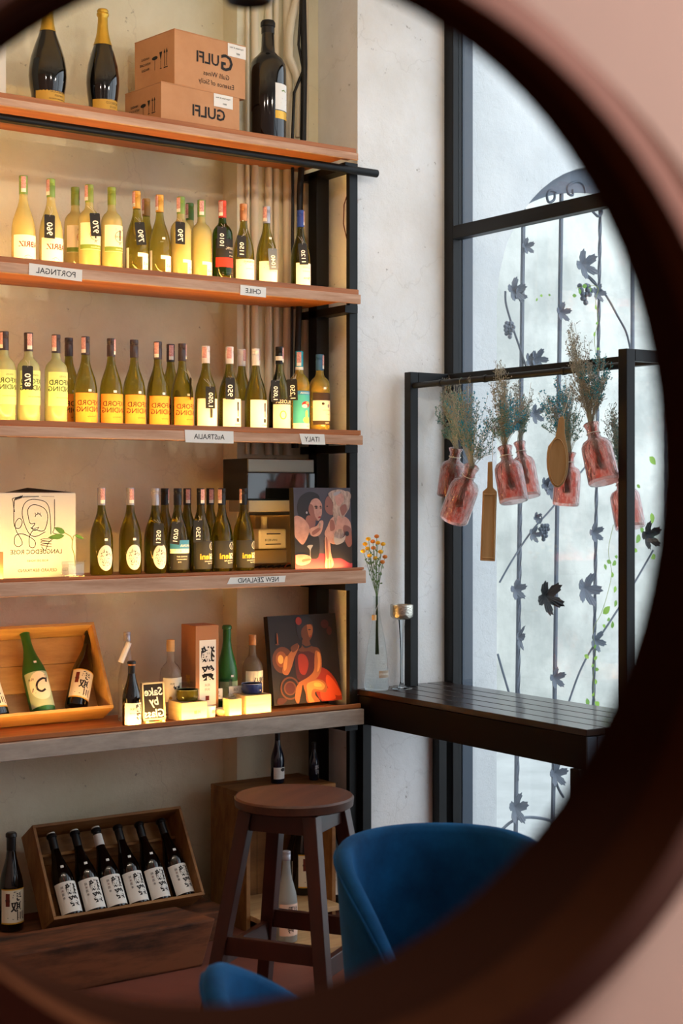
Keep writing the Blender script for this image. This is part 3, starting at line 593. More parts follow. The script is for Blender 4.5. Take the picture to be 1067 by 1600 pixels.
L2 = [('abriz', 36, 275, F, 'leftmost pale wine bottle on the second shelf, green cap and white label'), ('abriz', 79, 280, F, 'pale wine bottle with green cap and tag 960 on the second shelf'),
 ('tee', 117, 293, B, 'pale T-label wine bottle behind the one tagged 970'), ('tee', 139, 289, F, 'pale T-label wine bottle with price tag 970'),
 ('tee', 174, 293, F, 'untagged pale T-label wine bottle at the front of the second shelf'), ('gold_el', 213, 299, F, 'olive bottle with gold cap and tag 790 on the second shelf'),
 ('gold_el', 228, 311, B, 'olive bottle with bronze cap half hidden behind two gold-capped bottles'), ('gold_el', 249, 305, F, 'front olive bottle with gold cap whose neck carries only a tiny price sticker'),
 ('clear_el', 282, 308, F, 'pale bottle with green cap and tag 790 on the second shelf'), ('clear_el', 296, 318, B, 'pale bottle with deep green cap standing in the back row'),
 ('clear_el', 314, 313, F, 'pale bottle with green cap and no tag, left of the red-capped bottle'), ('red_cap', 347, 314, F, 'dark bottle with bright red cap and black and red label'),
 ('gold_chile', 380, 319, F, 'olive bottle with copper cap and tag 1150 above the CHILE sign'), ('silver_chile', 416, 323, F, 'olive bottle with silver cap and tag 1040 above the CHILE sign'),
 ('blue_cap', 469, 329, F, 'dark olive bottle with royal blue cap at the right end of the second shelf')]
for i, a in enumerate(L2): stand(2, a[0], a[1], a[2], a[3], a[4], g2, cap={6: C_dgold, 9: C_dgreen}.get(i), sa={0: -.35, 11: -1.0, 13: -1.0, 7: -1.3, 5: -1.3}.get(i))
L3 = [('lime_ox', 6, 518, F, 'pale green labelled bottle cut by the left edge of the third shelf'), ('lime_ox', 44, 520, F, 'pale green labelled bottle with a black price tag 870'),
 ('lime_ox', 87, 523, F, 'pale green labelled bottle without tag, right of the tagged one'), ('orange_ox', 107, 528, B, 'olive bottle half hidden behind the pale green labelled ones'),
 ('orange_ox', 133, 526, F, 'first fully visible olive bottle with orange label from the left'), ('orange_ox', 173, 529, F, 'second fully visible olive bottle with orange label from the left'),
 ('orange_ox', 209, 531, F, 'third fully visible olive bottle with orange label from the left'), ('orange_ox', 246, 534, F, 'fourth fully visible olive bottle with orange label from the left'),
 ('orange_ox', 266, 538, B, 'olive bottle in the back row between two orange-labelled ones'), ('orange_ox', 284, 537, F, 'orange-labelled olive bottle next to the white-capped bottles, tag at its right'),
 ('nail', 321, 541, F, 'white-capped olive bottle with tag 1,050 over a plain white label'), ('excl', 358, 542, F, 'white-capped olive bottle with tag 950 and exclamation mark label'),
 ('excl', 377, 546, B, 'white-capped bottle half hidden behind two exclamation mark bottles'), ('excl', 399, 545, F, 'untagged white-capped bottle with exclamation mark label'),
 ('ricossa', 436, 542, F, 'smoky green bottle with black and white cap and black banded label'), ('teal', 467, 549, F+.01, 'golden wine bottle with teal cap and colourful teal label'),
 ('choc', 499, 554, F, 'golden wine bottle with steel blue cap at the right end of the third shelf')]
for i, a in enumerate(L3): stand(3, a[0], a[1], a[2], a[3], a[4], g3, sa={1: -.2, 2: -1.0, 10: -.8, 11: -.6, 13: .9, 14: .7, 15: -.7, 16: .7}.get(i))
L4 = [('moon', 158, 762, F, 'dark bottle with round silver label, leftmost of the New Zealand bottles'), ('moon', 203, 762, F, 'dark bottle with round silver label, second from the left, untagged'),
 ('moon', 242, 763, F, 'dark bottle with round silver label and tag 1350'), ('sileni_w', 257, 763, B, 'black-capped bottle between the tagged 1350 and the blue coast label, back row'),
 ('coast', 277, 763, F, 'dark bottle with blue coast picture label and tag 1070'), ('sileni_w', 292, 763, B, 'pink-sealed bottle behind the blue coast label bottle'),
 ('sileni', 313, 763, F, 'black labelled bottle with gold lettering and tag 1250'), ('sileni_w', 328, 763, B, 'black-capped bottle half hidden behind the one tagged 1250'),
 ('sileni', 346, 763, F, 'black labelled bottle with gold lettering, middle of its three'), ('sileni', 380, 763, F, 'black labelled bottle with gold lettering at the right end, by the meter')]
for i, a in enumerate(L4): stand(4, a[0], a[1], a[2], a[3], a[4], g4, sa={0: -.1, 1: .0, 2: 2.5, 8: -1, 6: 0}.get(i))
# price tags on strings
def price_tag(num, u, v, Yb, un, vn, label, roll=0, c=None, yaw=0, w_=.040, h_=.082):
    p = at(u, v, Y=Yb); n = at(un, vn, Y=Yb+.02)
    t = thing('price_tag', label, 'tag', tuple(p), group='black price tags on bottles')
    R = Matrix.Translation(p) @ Matrix.Rotation(yaw, 4, 'Z') @ face((0, 0, 0), (1, 0, 0), (0, -1, 0)) @ Matrix.Rotation(roll, 4, 'Z')
    q = .003
    mb = MB().prism([(-w_/2, -h_/2), (w_/2, -h_/2), (w_/2, h_/2-q), (w_/2-q, h_/2), (-w_/2+q, h_/2), (-w_/2, h_/2-q)], R, .0008)
    mb.build('card', c or M_tag, t)
    m2 = MB(); flat(m2, text2d(num, .031 if len(num) < 4 else .026, rot=PI/2, bold=.014), R, 0, 0, -.008, .0014); m2.build('number', M_chalk, t)
    top = R @ Vector((0, h_/2-.004, .001)); mid = (top+n)/2+Vector((.004, -.004, -.004))
    MB().tube([top, mid, n], .0007, 5).tube([top, mid+Vector((-.006, 0, .002)), n+Vector((-.014, 0, 0))], .0006, 5).build('string', M_string, t)
YF = 4.972
for a in [('960', 77, 354, 4.975, 80, 323, 'tag reading 960 on the second pale bottle of the second shelf'), ('970', 148.5, 351, YF, 141, 322, 'tag reading 970, tilted, among the pale T-label bottles', .08),
 ('790', 219, 365, YF, 216, 340, 'tag reading 790 on a gold-capped olive bottle', .12), ('790', 281, 364, YF, 282, 342, 'tag reading 790 on a green-capped pale bottle'),
 ('1010', 346, 371, YF, 350, 350, 'tag reading 1010 hanging on the red-capped bottle'), ('1150', 377, 385, YF, 385, 358, 'tag reading 1150 on the copper-capped bottle'),
 ('1040', 426, 405, 4.965, 425, 380, 'grey-looking tag reading 1040 at the right side of the silver-capped bottle', .08, M_grille), ('1120', 473, 397, YF, 470, 370, 'tag reading 1120 on the royal blue capped bottle', .10),
 ('870', 42.5, 590, YF, 45, 563, 'tag reading 870 on a pale green labelled bottle'), ('1,050', 328, 621, YF, 323, 592, 'tag reading 1,050 over the plain white label'),
 ('950', 359, 607, YF, 361, 588, 'tag reading 950 on a white-capped bottle'), ('1,050', 429.5, 611, YF, 438, 588, 'tag reading 1,050 on the smoky green bottle'),
 ('1,250', 456, 609, 4.965, 462, 585, 'narrow turned tag at the left of the teal-capped bottle', .05, None, -.6), ('1350', 247, 835, YF, 245, 812, 'tag reading 1350 in white over the round silver label', -.05),
 ('1070', 274, 833, YF, 280, 808, 'tag reading 1070 above the blue coast label', -.12), ('1250', 309, 830, YF, 315, 806, 'tag reading 1250 above the gold lettered label'),
 ('1,200', 297, 607, 4.985, 292, 578, 'tag seen edge-on at the right of the last orange-labelled bottle', .25, None, 1.2)]:
    price_tag(*a)

# ------------------------------------------------------------------ top shelf cartons
def carton(u, v, Y, ang, L, D, H, label, lines, sticker_x):
    c = at(u, v, Y=Y); dx = Vector((math.cos(ang), math.sin(ang), 0)); dy = Vector((-math.sin(ang), math.cos(ang), 0)); z0 = c.z-H
    o = Vector((c.x, c.y, z0)); t = thing('carton', label, 'box', tuple(o+dx*L/2+dy*D/2), group='cardboard wine cartons')
    V = lambda a, b, z: o+dx*a+dy*b+UP*z
    e = .003
    MB().hexa([V(0, 0, 0), V(L, 0, 0), V(L, D, 0), V(0, D, 0), V(0, 0, H-e), V(L, 0, H-e), V(L, D, H-e), V(0, D, H-e)]).build('carton_body', M_card, t, bev=.002)
    MB().hexa([V(0, 0, H-e), V(L, 0, H-e), V(L, D/2-.001, H-e), V(0, D/2-.001, H-e), V(0, 0, H), V(L, 0, H), V(L, D/2-.001, H), V(0, D/2-.001, H)]).build('top_flap', M_card, t)
    MB().hexa([V(0, D/2+.001, H-e), V(L, D/2+.001, H-e), V(L, D, H-e), V(0, D, H-e), V(0, D/2+.001, H), V(L, D/2+.001, H), V(L, D, H), V(0, D, H)]).build('top_flap', M_card, t)
    M = face(V(L*.5, 0, 0), dx, -dy); mb = MB()
    for body, size, x, y, b in lines: flat(mb, text2d(body, size, bold=b), M, 0, x*L-L*.5, y*H, .001)
    mb.build('printing', M_ink, t); mb = MB(); M2 = face(V(0, D*.5, 0), -dy, -dx)
    flat(mb, text2d('HANDLE', .013, bold=.01), M2, 0, -.055, H*.62, .001); flat(mb, text2d('WITH CARE', .013, bold=.01), M2, 0, -.055, H*.52, .001); flat(mb, text2d('FRAGILE', .013, bold=.01), M2, 0, -.055, H*.42, .001)
    # umbrella, glass and arrows
    flat(mb, disc(.005, H*.58, .018, .007), M2, 0, lift=.001); flat(mb, rect(.004, H*.36, .006, H*.58), M2, 0, lift=.001)
    flat(mb, ([(.033, H*.66), (.051, H*.66), (.042, H*.50)], [(0, 2, 1)]), M2, 0, lift=.001); flat(mb, rect(.041, H*.36, .043, H*.5), M2, 0, lift=.001); flat(mb, rect(.036, H*.35, .048, H*.365), M2, 0, lift=.001)
    for x in (.064, .078): flat(mb, rect(x, H*.38, x+.003, H*.64), M2, 0, lift=.001); flat(mb, ([(x-.004, H*.62), (x+.007, H*.62), (x+.0015, H*.70)], [(0, 1, 2)]), M2, 0, lift=.001)
    flat(mb, rect(.060, H*.345, .085, H*.365), M2, 0, lift=.001)
    mb.build('handling_marks', M_ink, t)
    ms = MB(); sx = sticker_x*L-L*.5; flat(ms, rect(sx, H-.052, sx+.088, H-.004), M, 0, lift=.0015); flat(ms, text2d('Importado di Vino', .009), M, 1, sx+.042, H-.018, .0022); flat(ms, text2d('8001', .009), M, 1, sx+.05, H-.038, .0022)
    ms.build('shipping_label', [M_paper, M_ink], t)
HL = .165
c0 = at(251, 126.5, Y=4.94)
carton(251, 126.5, 4.94, .10, .355, .24, c0.z-SZ[1]-.001, 'lower cardboard carton with printed name on the top shelf', [('Gulfi'.upper(), .058, .60, .50, .02), ('Gulfi Wines', .026, .60, .14, 0)], .66)
c1 = at(272, 44, Y=4.955)
carton(272, 44, 4.955, .14, .335, .25, c1.z-c0.z-.003, 'upper cardboard carton stacked askew on the other carton', [('G', .085, .73, .60, .02), ('ULFI', .058, .46, .60, .02), ('Gulfi Wines', .026, .58, .33, 0), ('Essence of Sicily', .026, .58, .16, 0)], .74)
p = at(-12, 40, Y=5.0); q = at(9, 40, Y=4.98)
t = tag(MB().box((q.x-.16, 4.98, SZ[1]+.001), (q.x, 5.12, p.z)).build('carton', M_carton, bev=.002), 'cream box cut off by the left edge of the top shelf', 'box')

# ------------------------------------------------------------------ fourth shelf: white box, plant, cabinet, meter, painting
a = at(118, 770, Y=5.0); z0 = SZ[4]+.001; x1 = a.x; x0 = x1-.37; zt4 = a.z
t = thing('wine_box', 'white wine carton with a one-line drawing of a face on the fourth shelf', 'box', ((x0+x1)/2, 5.08, z0))
MB().box((x0, 5.0, z0), (x1, 5.17, zt4)).build('carton_body', M_carton, t, bev=.002)
MB().add([(x1-.26, 5.02, zt4), (x1-.005, 5.0, zt4+.001), (x1-.01, 5.12, zt4+.004), (x1-.14, 5.10, zt4+.018), (x1-.20, 5.10, zt4+.006)], [(0, 1, 2, 3, 4)]).build('torn_flap', M_cable, t)
def on4(u, v): return at(u, v, Y=5.0)
M = face((0, 4.9995, 0), (1, 0, 0), (0, -1, 0)); mb = MB()
def line4(pts, w=.0022):
    pp = [(on4(u, v).x, on4(u, v).z) for u, v in spline(pts, 6)]; flat(mb, ribbon(pp, w), M, 0, lift=.0006)
line4([(22, 800), (20, 785), (22, 778), (60, 775.5)]); line4([(64, 775.5), (84, 776)], .001); line4([(84.5, 780), (84.5, 822), (82, 832), (88, 835), (82, 842), (75, 848), (70, 860), (64, 854)])
line4([(79, 835), (77, 800), (72, 786), (60, 781), (46, 781), (37, 788), (34, 802), (38, 820), (46, 835), (56, 838), (70, 831)])
line4([(22, 780), (21, 800), (22, 822), (30, 825), (34, 815), (29, 810), (23, 818), (25, 830), (32, 842), (34, 850), (28, 854), (22, 850), (23, 838), (32, 834), (44, 838), (54, 846), (53, 855), (46, 854), (45, 840), (52, 828), (64, 830), (70, 826), (74, 808), (70, 796), (60, 790), (50, 789), (43, 796), (44, 810), (47, 818), (54, 818), (48, 826)])
line4([(47, 824), (52, 826), (60, 824), (54, 829), (48, 825)], .0018); line4([(54, 808), (56, 804), (61, 803), (64, 807)]); line4([(55, 804), (54, 801)], .0015); line4([(58, 803), (58.5, 800)], .0015); line4([(61, 804), (63, 801)], .0015)
for k in range(3): line4([(80, 842+k*4), (66, 842+k*4), (64, 844+k*4), (80, 846+k*4)], .0016)
for k in range(5): line4([(22+k*2.4, 782-k*.8), (25+k*2.4, 777-k*.8), (23+k*2.4, 780-k*.8)], .003)
for body, u, v, s in (('LANGUEDOC ROSE', 56, 862, .022), ('ROSE DES VIGNES', 58, 876, .010), ('GERARD BERTRAND', 58, 891, .016)):
    q = on4(u, v); flat(mb, text2d(body, s), M, 0, q.x, q.z, .0006)
mb.build('line_drawing', M_ink, t)
# small plant in glass cube
p = onz(113, 895, z0); p = at(113, 893, Y=4.955); hs = .030
t = thing('plant_glass', 'small square glass holding a green cutting in front of the white box', 'vase', (p.x, 4.955, z0))
MB().box((p.x-hs, 4.955-hs, z0), (p.x+hs, 4.955+hs, z0+.055)).build('glass_cube', M_acryl, t, bev=.002)
MB().box((p.x-hs+.003, 4.955-hs+.003, z0+.004), (p.x+hs-.003, 4.955+hs-.003, z0+.045)).build('water', M_acryl, t)
M_leaf = mat('leaf_green', '5C8A2E', .5); M_stem = mat('plant_stem', '8A9A4A', .6)
t = thing('plant_cutting', 'green leaf cutting with a thin curved stem growing from the square glass', 'plant', (p.x, 4.955, z0+.01))
def pt(u, v, Y=4.955): return at(u, v, Y=Y)
MB().tube([pt(117, 885), pt(116, 868), pt(112, 855), pt(113, 845), pt(110, 838), pt(100, 832)], .0016, 6).tube([pt(113, 845), pt(114, 838), pt(119, 835)], .0014, 6).build('stem', M_stem, t, 50)
def leaf(mb, base, tip, w, up=(0, -1, 0), mi=0, fold=.15):
    base, tip = Vector(base), Vector(tip); d = tip-base; n = Vector(up); s = d.cross(n).normalized()*w; n = n.normalized()*d.length*fold
    prof = [(0, .05), (.2, .8), (.45, 1), (.75, .65), (1, .02)]
    vs = []; fs = []
    for q, h in prof: c = base+d*q; vs += [c+s*h+n*q*(1-q)*1.5, c+n*(q*(1-q)*1.5-.12), c-s*h+n*q*(1-q)*1.5]
    for i in range(4):
        for k in (0, 1): fs.append((3*i+k, 3*i+k+1, 3*i+4+k, 3*i+3+k))
    return mb.add(vs, fs, mi)
for b, tp, w_ in (((101, 833), (84, 824), .010), ((100, 837), (74, 840), .010), ((116, 836), (131, 842), .006)):
    leaf(MB(), pt(*b), pt(*tp), w_).build('leaf', M_leaf, t, 60)
tag(MB().box((at(-6, 880, Y=4.93).x, 4.92, z0), (at(3, 880, Y=4.93).x, 4.94, at(3, 862, Y=4.93).z)).build('wooden_block', M_wood_l, bev=.001), 'small beige block at the left edge of the fourth shelf', 'block')
# steel cabinet on the column, conduits above it
a = at(388, 716, Y=5.05); b = at(497, 716, Y=5.05); zb = at(388, 800, Y=5.05).z
t = thing('wall_cabinet', 'dark glass-fronted electrical cabinet with metal trim under the third shelf', 'cabinet', ((a.x+b.x)/2, 5.2, zb))
MB().box((a.x, 5.055, zb+.045), (b.x-.02, 5.245, a.z)).build('cabinet_body', M_steelbox, t, bev=.003)
MB().box((a.x-.005, 5.045, a.z-.052), (b.x-.025, 5.055, a.z-.002)).build('top_rail', M_steeltrim, t, bev=.002)
MB().box((a.x-.008, 5.045, zb+.05), (b.x-.02, 5.054, a.z-.055)).build('glass_door', mat('black_glass_door', '0C0D0C', .06, coat=.6, spec=.6), t, bev=.002)
MB().box((a.x, 5.05, zb), (b.x-.02, 5.2, zb+.045)).build('lower_trim', mat('beige_trim', 'A39B82', .5), t, bev=.003)
t = thing('electric_meter', 'ivory electric meter and wiring panel below the dark cabinet', 'electric meter', (at(425, 850, Y=5.2).x, 5.2, zb-.15))
pa, pb = at(398, 805, Y=5.2), at(458, 885, Y=5.2)
MB().box((pa.x, 5.2, pb.z), (pb.x, 5.245, pa.z)).build('back_panel', mat('ochre_panel', 'C9A767', .7), t, bev=.002)
pa, pb = at(404, 827, Y=5.13), at(447, 857, Y=5.13)
MB().box((pa.x, 5.13, pb.z), (pb.x, 5.2, pa.z)).build('meter_case', M_plastic, t, bev=.006)
m = MB(); m.box((pa.x+.035, 5.127, (pa.z+pb.z)/2+.018), (pb.x-.03, 5.129, (pa.z+pb.z)/2+.022)); m.box((pa.x+.03, 5.127, (pa.z+pb.z)/2-.022), (pb.x-.028, 5.129, (pa.z+pb.z)/2-.019))
flat(m, text2d('kWh 05218', .012), face((pa.x+.055, 5.128, (pa.z+pb.z)/2-.004), (1, 0, 0), (0, -1, 0)), 0); m.build('meter_dial', M_ink, t)
q = at(412, 815, Y=5.17); MB().lathe([(.014, -.03), (.012, -.01), (.013, .02)], 14, o=(q.x, 5.17, q.z)).build('bushing', M_plastic, t, 50)
pa, pb = at(398, 860, Y=5.16), at(450, 880, Y=5.16); MB().box((pa.x, 5.17, pb.z), (pb.x, 5.2, pa.z)).build('terminal_box', mat('worn_terminal_box', 'B7A277', .7), t, bev=.002)
m = MB()
for u0 in (400, 408, 418, 430, 438, 446): q = at(u0, 884, Y=5.10); m.tube([(q.x, 5.12, z0+.004), (q.x+.012, 5.08, z0+.012), (q.x+.03, 5.11, z0+.006)], .004, 6)
m.build('loose_wires', M_cable, t, 50)
m = MB(); q = at(452, 878, Y=5.10); m.tube([(q.x-.05, 5.06, z0+.006), (q.x-.02, 5.08, z0+.02), (q.x+.02, 5.06, z0+.008)], .002, 6).build('red_wire', mat('red_wire_plastic', 'C0401E', .5), t, 50)
for u, r, y in ((397.5, .0150, 5.235), (419, .0150, 5.235), (431, .012, 5.238), (449, .020, 5.228), (477, .012, 5.238), (386, .008, 5.24)):
    q = at(u, 700, Y=y); zb_ = (a.z+.02)
    t = thing('conduit_pipe', 'x', 'pipe', (q.x, y, zb_), group='painted conduits on the column'); t['label'] = {397.5: 'cream conduit nearest the left edge of the column front', 419: 'cream conduit above the copper-capped and silver-capped bottles', 431: 'slim cream conduit left of the thickest one', 449: 'thickest cream conduit on the column', 477: 'slim cream conduit right beside the thick black cable', 386: 'thinnest cream tube at the column corner'}[u]
    MB().tube([(q.x, y, zb_), (q.x, y, 3.72)], r, 12).build('pipe', M_pipe, t, 50)
    MB().tube([(q.x, y, zb_+.06), (q.x, y, zb_+.10)], r+.004, 12).build('coupling', M_pipe, t, 50)
q = at(437, 10, Y=5.20)
t = tag(MB().tube([at(463, 0, Y=5.19), at(455, 30, Y=5.19), at(451, 60, Y=5.19), at(451, 90, Y=5.19), at(462, 115, Y=5.19), at(467, 140, Y=5.19), at(467, 215, Y=5.19)], .017, 12).build('bent_conduit', M_pipe, smooth=50), 'bent cream conduit right of the black magnum', 'pipe')
tag(MB().tube([at(470, 0, Y=5.17), at(466, 70, Y=5.17), at(473, 110, Y=5.17), at(459, 145, Y=5.17), at(456, 220, Y=5.17), at(457, 300, Y=5.18), at(455, 600, Y=5.18), at(457, 700, Y=5.18)], .006, 8).build('power_cable', M_cable, smooth=50), 'thin black cable crossing the bent conduit', 'cable', 'black cables among the conduits')
tag(MB().tube([at(473, 0, Y=5.16), at(475, 100, Y=5.16), at(473, 220, Y=5.16), at(468, 300, Y=5.16), at(467, 470, Y=5.16), at(462, 640, Y=5.16), at(461, 700, Y=5.16)], .013, 8).build('power_cable', M_cable, smooth=50), 'thick black cable just left of the steel rack post', 'cable', 'black cables among the conduits')
tag(MB().tube([at(545, 295, Y=5.0), at(537, 320, Y=5.02), at(536, 350, Y=5.03), at(545, 390, Y=5.0), at(545, 450, Y=4.99)], .0022, 6).build('thin_wire', mat('brown_wire', '5A2A16', .5), smooth=50), 'thin brown wire hanging beside the right rack post on the second shelf', 'wire')

# paintings (plain painted figures of the same size and colours)
SK = mat('painted_skin', 'BE9086', .6, noise=('A87C74', (40, 40, 40), .35, .65)); SK2 = mat('painted_skin_shade', '85564F', .6); HB = mat('painted_dark', '1E1A20', .6); HG = mat('painted_blond', 'B9A094', .6, noise=('87726C', (90, 90, 30), .38, .6)); BGm = mat('painted_slate', '47434E', .6, noise=('3F3B49', (8, 8, 8), .3, .7))
TBm = mat('painted_crimson', '7E3046', .6); LPm = mat('painted_lips', '8A2A2E', .6)
def painting(c00, c10, c01, c11, Y0, Y1, label, shapes, mats, th=.03):
    """corners in the photo: top left, top right, bottom left, bottom right; shapes in 0..1 canvas space (y down)"""
    bl = at(*c01, Y=Y0); w = (at(*c11, Y=Y0)-bl).length; tl = at(*c00, Y=Y1); h = (tl.z-bl.z)
    X = Vector((1, 0, 0)); up = Vector((0, Y1-Y0, h)).normalized(); hh = math.hypot(h, Y1-Y0); nrm = up.cross(X)*-1
    if nrm.y > 0: nrm = -nrm
    M = face(bl, X, nrm); t = thing('painting', label, 'painting', tuple(bl+X*w/2))
    MB().prism([(0, 0), (w, 0), (w, hh), (0, hh)], M, -th).build('canvas', M_canvas, t)
    mb = MB(); flat(mb, rect(0.0, 0.0, w, hh), M, 0, lift=.0006); lift = .0006
    for s in shapes:
        lift += .00012
        if s[0] == 'e':
            _, cx, cy, rx, ry, rot, mi = s; v, f = disc(0, 0, rx*w, ry*hh, 12); c, q = math.cos(rot), math.sin(rot)
            flat(mb, ([(x*c-y*q, x*q+y*c) for x, y in v], f), M, mi, cx*w, (1-cy)*hh, lift)
        else:
            pts = [(min(max(x, .001), .999), min(max(y, .001), .999)) for x, y in spline(s[1], 4, True)[:-1]]; n = len(pts)
            vv = [(x*w, (1-y)*hh) for x, y in pts]
            area2 = sum(vv[i][0]*vv[(i+1) % n][1]-vv[(i+1) % n][0]*vv[i][1] for i in range(n))
            flat(mb, (vv, [tuple(range(n)) if area2 > 0 else tuple(range(n-1, -1, -1))]), M, s[2], 0, 0, lift)
    mb.build('painted_picture', mats, t)
painting((461, 762), (549, 766), (461, 893), (550, 891), 4.93, 4.945, 'painting of two women leaning together over a crimson table', [
    ('p', [(0, .80), (.3, .79), (.7, .80), (1, .82), (1, 1), (0, 1)], 1), ('p', [(0, .50), (.12, .54), (.30, .58), (.42, .60), (.40, .84), (.20, .84), (0, .80)], 4),
    ('p', [(.50, .64), (.62, .66), (.80, .66), (1, .70), (1, .92), (.80, .86), (.60, .84)], 4), ('p', [(.10, .12), (.26, .05), (.42, .08), (.44, .16), (.30, .20), (.26, .36), (.12, .38), (.05, .26)], 4),
    ('p', [(.22, .34), (.36, .36), (.34, .48), (.20, .46)], 3), ('p', [(0, .35), (.14, .36), (.25, .46), (.24, .56), (.14, .68), (.04, .62), (0, .56)], 2),
    ('p', [(.31, .15), (.41, .13), (.48, .19), (.485, .26), (.47, .34), (.41, .40), (.31, .35), (.26, .25)], 2), ('p', [(.27, .20), (.33, .22), (.36, .34), (.41, .40), (.31, .36), (.25, .28)], 3),
    ('p', [(.55, .14), (.62, .10), (.68, .20), (.68, .32), (.60, .32), (.54, .26)], 3), ('p', [(.66, .36), (.84, .34), (.98, .42), (1, .64), (.92, .70), (.84, .58), (.72, .68), (.60, .66), (.52, .56), (.57, .47)], 2),
    ('p', [(.86, .46), (.99, .50), (1, .68), (.93, .72), (.86, .60)], 3), ('p', [(.70, .54), (.80, .50), (.86, .56), (.76, .68), (.68, .64)], 5), ('p', [(.62, .40), (.68, .40), (.70, .50), (.62, .52)], 3),
    ('p', [(.60, .07), (.76, .02), (.90, .04), (.98, .12), (.97, .24), (.90, .32), (.84, .37), (.76, .34), (.72, .46), (.67, .30), (.68, .18)], 5), ('e', .93, .10, .075, .06, 0, 5),
    ('p', [(.72, .10), (.84, .07), (.88, .14), (.80, .22), (.74, .20)], 2), ('p', [(.80, .24), (.90, .20), (.92, .28), (.84, .34)], 3), ('p', [(.70, .06), (.82, .04), (.78, .08), (.70, .10)], 7),
    ('p', [(.25, .50), (.38, .46), (.44, .40), (.50, .41), (.47, .52), (.40, .58), (.29, .58)], 2), ('p', [(.30, .53), (.42, .48), (.44, .51), (.32, .57)], 3), ('p', [(.42, .42), (.46, .44), (.42, .50)], 5),
    ('p', [(.52, .60), (.60, .62), (.62, .80), (.66, .92), (.60, .98), (.51, .96), (.52, .84)], 2), ('p', [(.53, .62), (.56, .62), (.58, .84), (.54, .84)], 3), ('p', [(.55, .88), (.57, .88), (.57, .98), (.55, .98)], 3), ('p', [(.60, .88), (.615, .88), (.62, .97), (.60, .97)], 3),
    ('p', [(0, .81), (.14, .80), (.26, .83), (.24, .90), (.10, .93), (0, .90)], 2), ('p', [(.12, .86), (.25, .85), (.25, .87), (.12, .89)], 3),
    ('e', .435, .355, .028, .010, .2, 6), ('e', .375, .225, .030, .008, 0, 4), ('e', .455, .225, .018, .007, 0, 4), ('e', .38, .245, .022, .008, 0, 4), ('e', .46, .245, .014, .007, 0, 4), ('e', .57, .225, .016, .006, 0, 4), ('e', .21, .30, .016, .014, 0, 7), ('e', .91, .56, .035, .030, .6, 4),
    ('p', [(.20, .70), (.30, .69), (.26, .75), (.255, .84), (.245, .84), (.245, .75)], 7), ('p', [(.68, .60), (.80, .62), (.88, .58), (.84, .66), (.70, .69)], 7)], [BGm, TBm, SK, SK2, HB, HG, LPm, mat('painted_pale', '9C98A0', .6)])
BR = mat('painted_umber', '1C0F0C', .6, noise=('150B0A', (7, 7, 7), .3, .7)); RD = mat('painted_red', '8E2814', .6); GL = mat('painted_glow', 'E0A050', .6); GL2 = mat('painted_gold', 'C98444', .6); OC = mat('painted_ochre', '8A4A20', .6); SK2o = mat('painted_amber_skin', '9A5A30', .6); BRn = mat('painted_brown', '5E3218', .6); RD2 = mat('painted_bright_red', 'C84A24', .6); RDd = mat('painted_maroon', '45130F', .6)
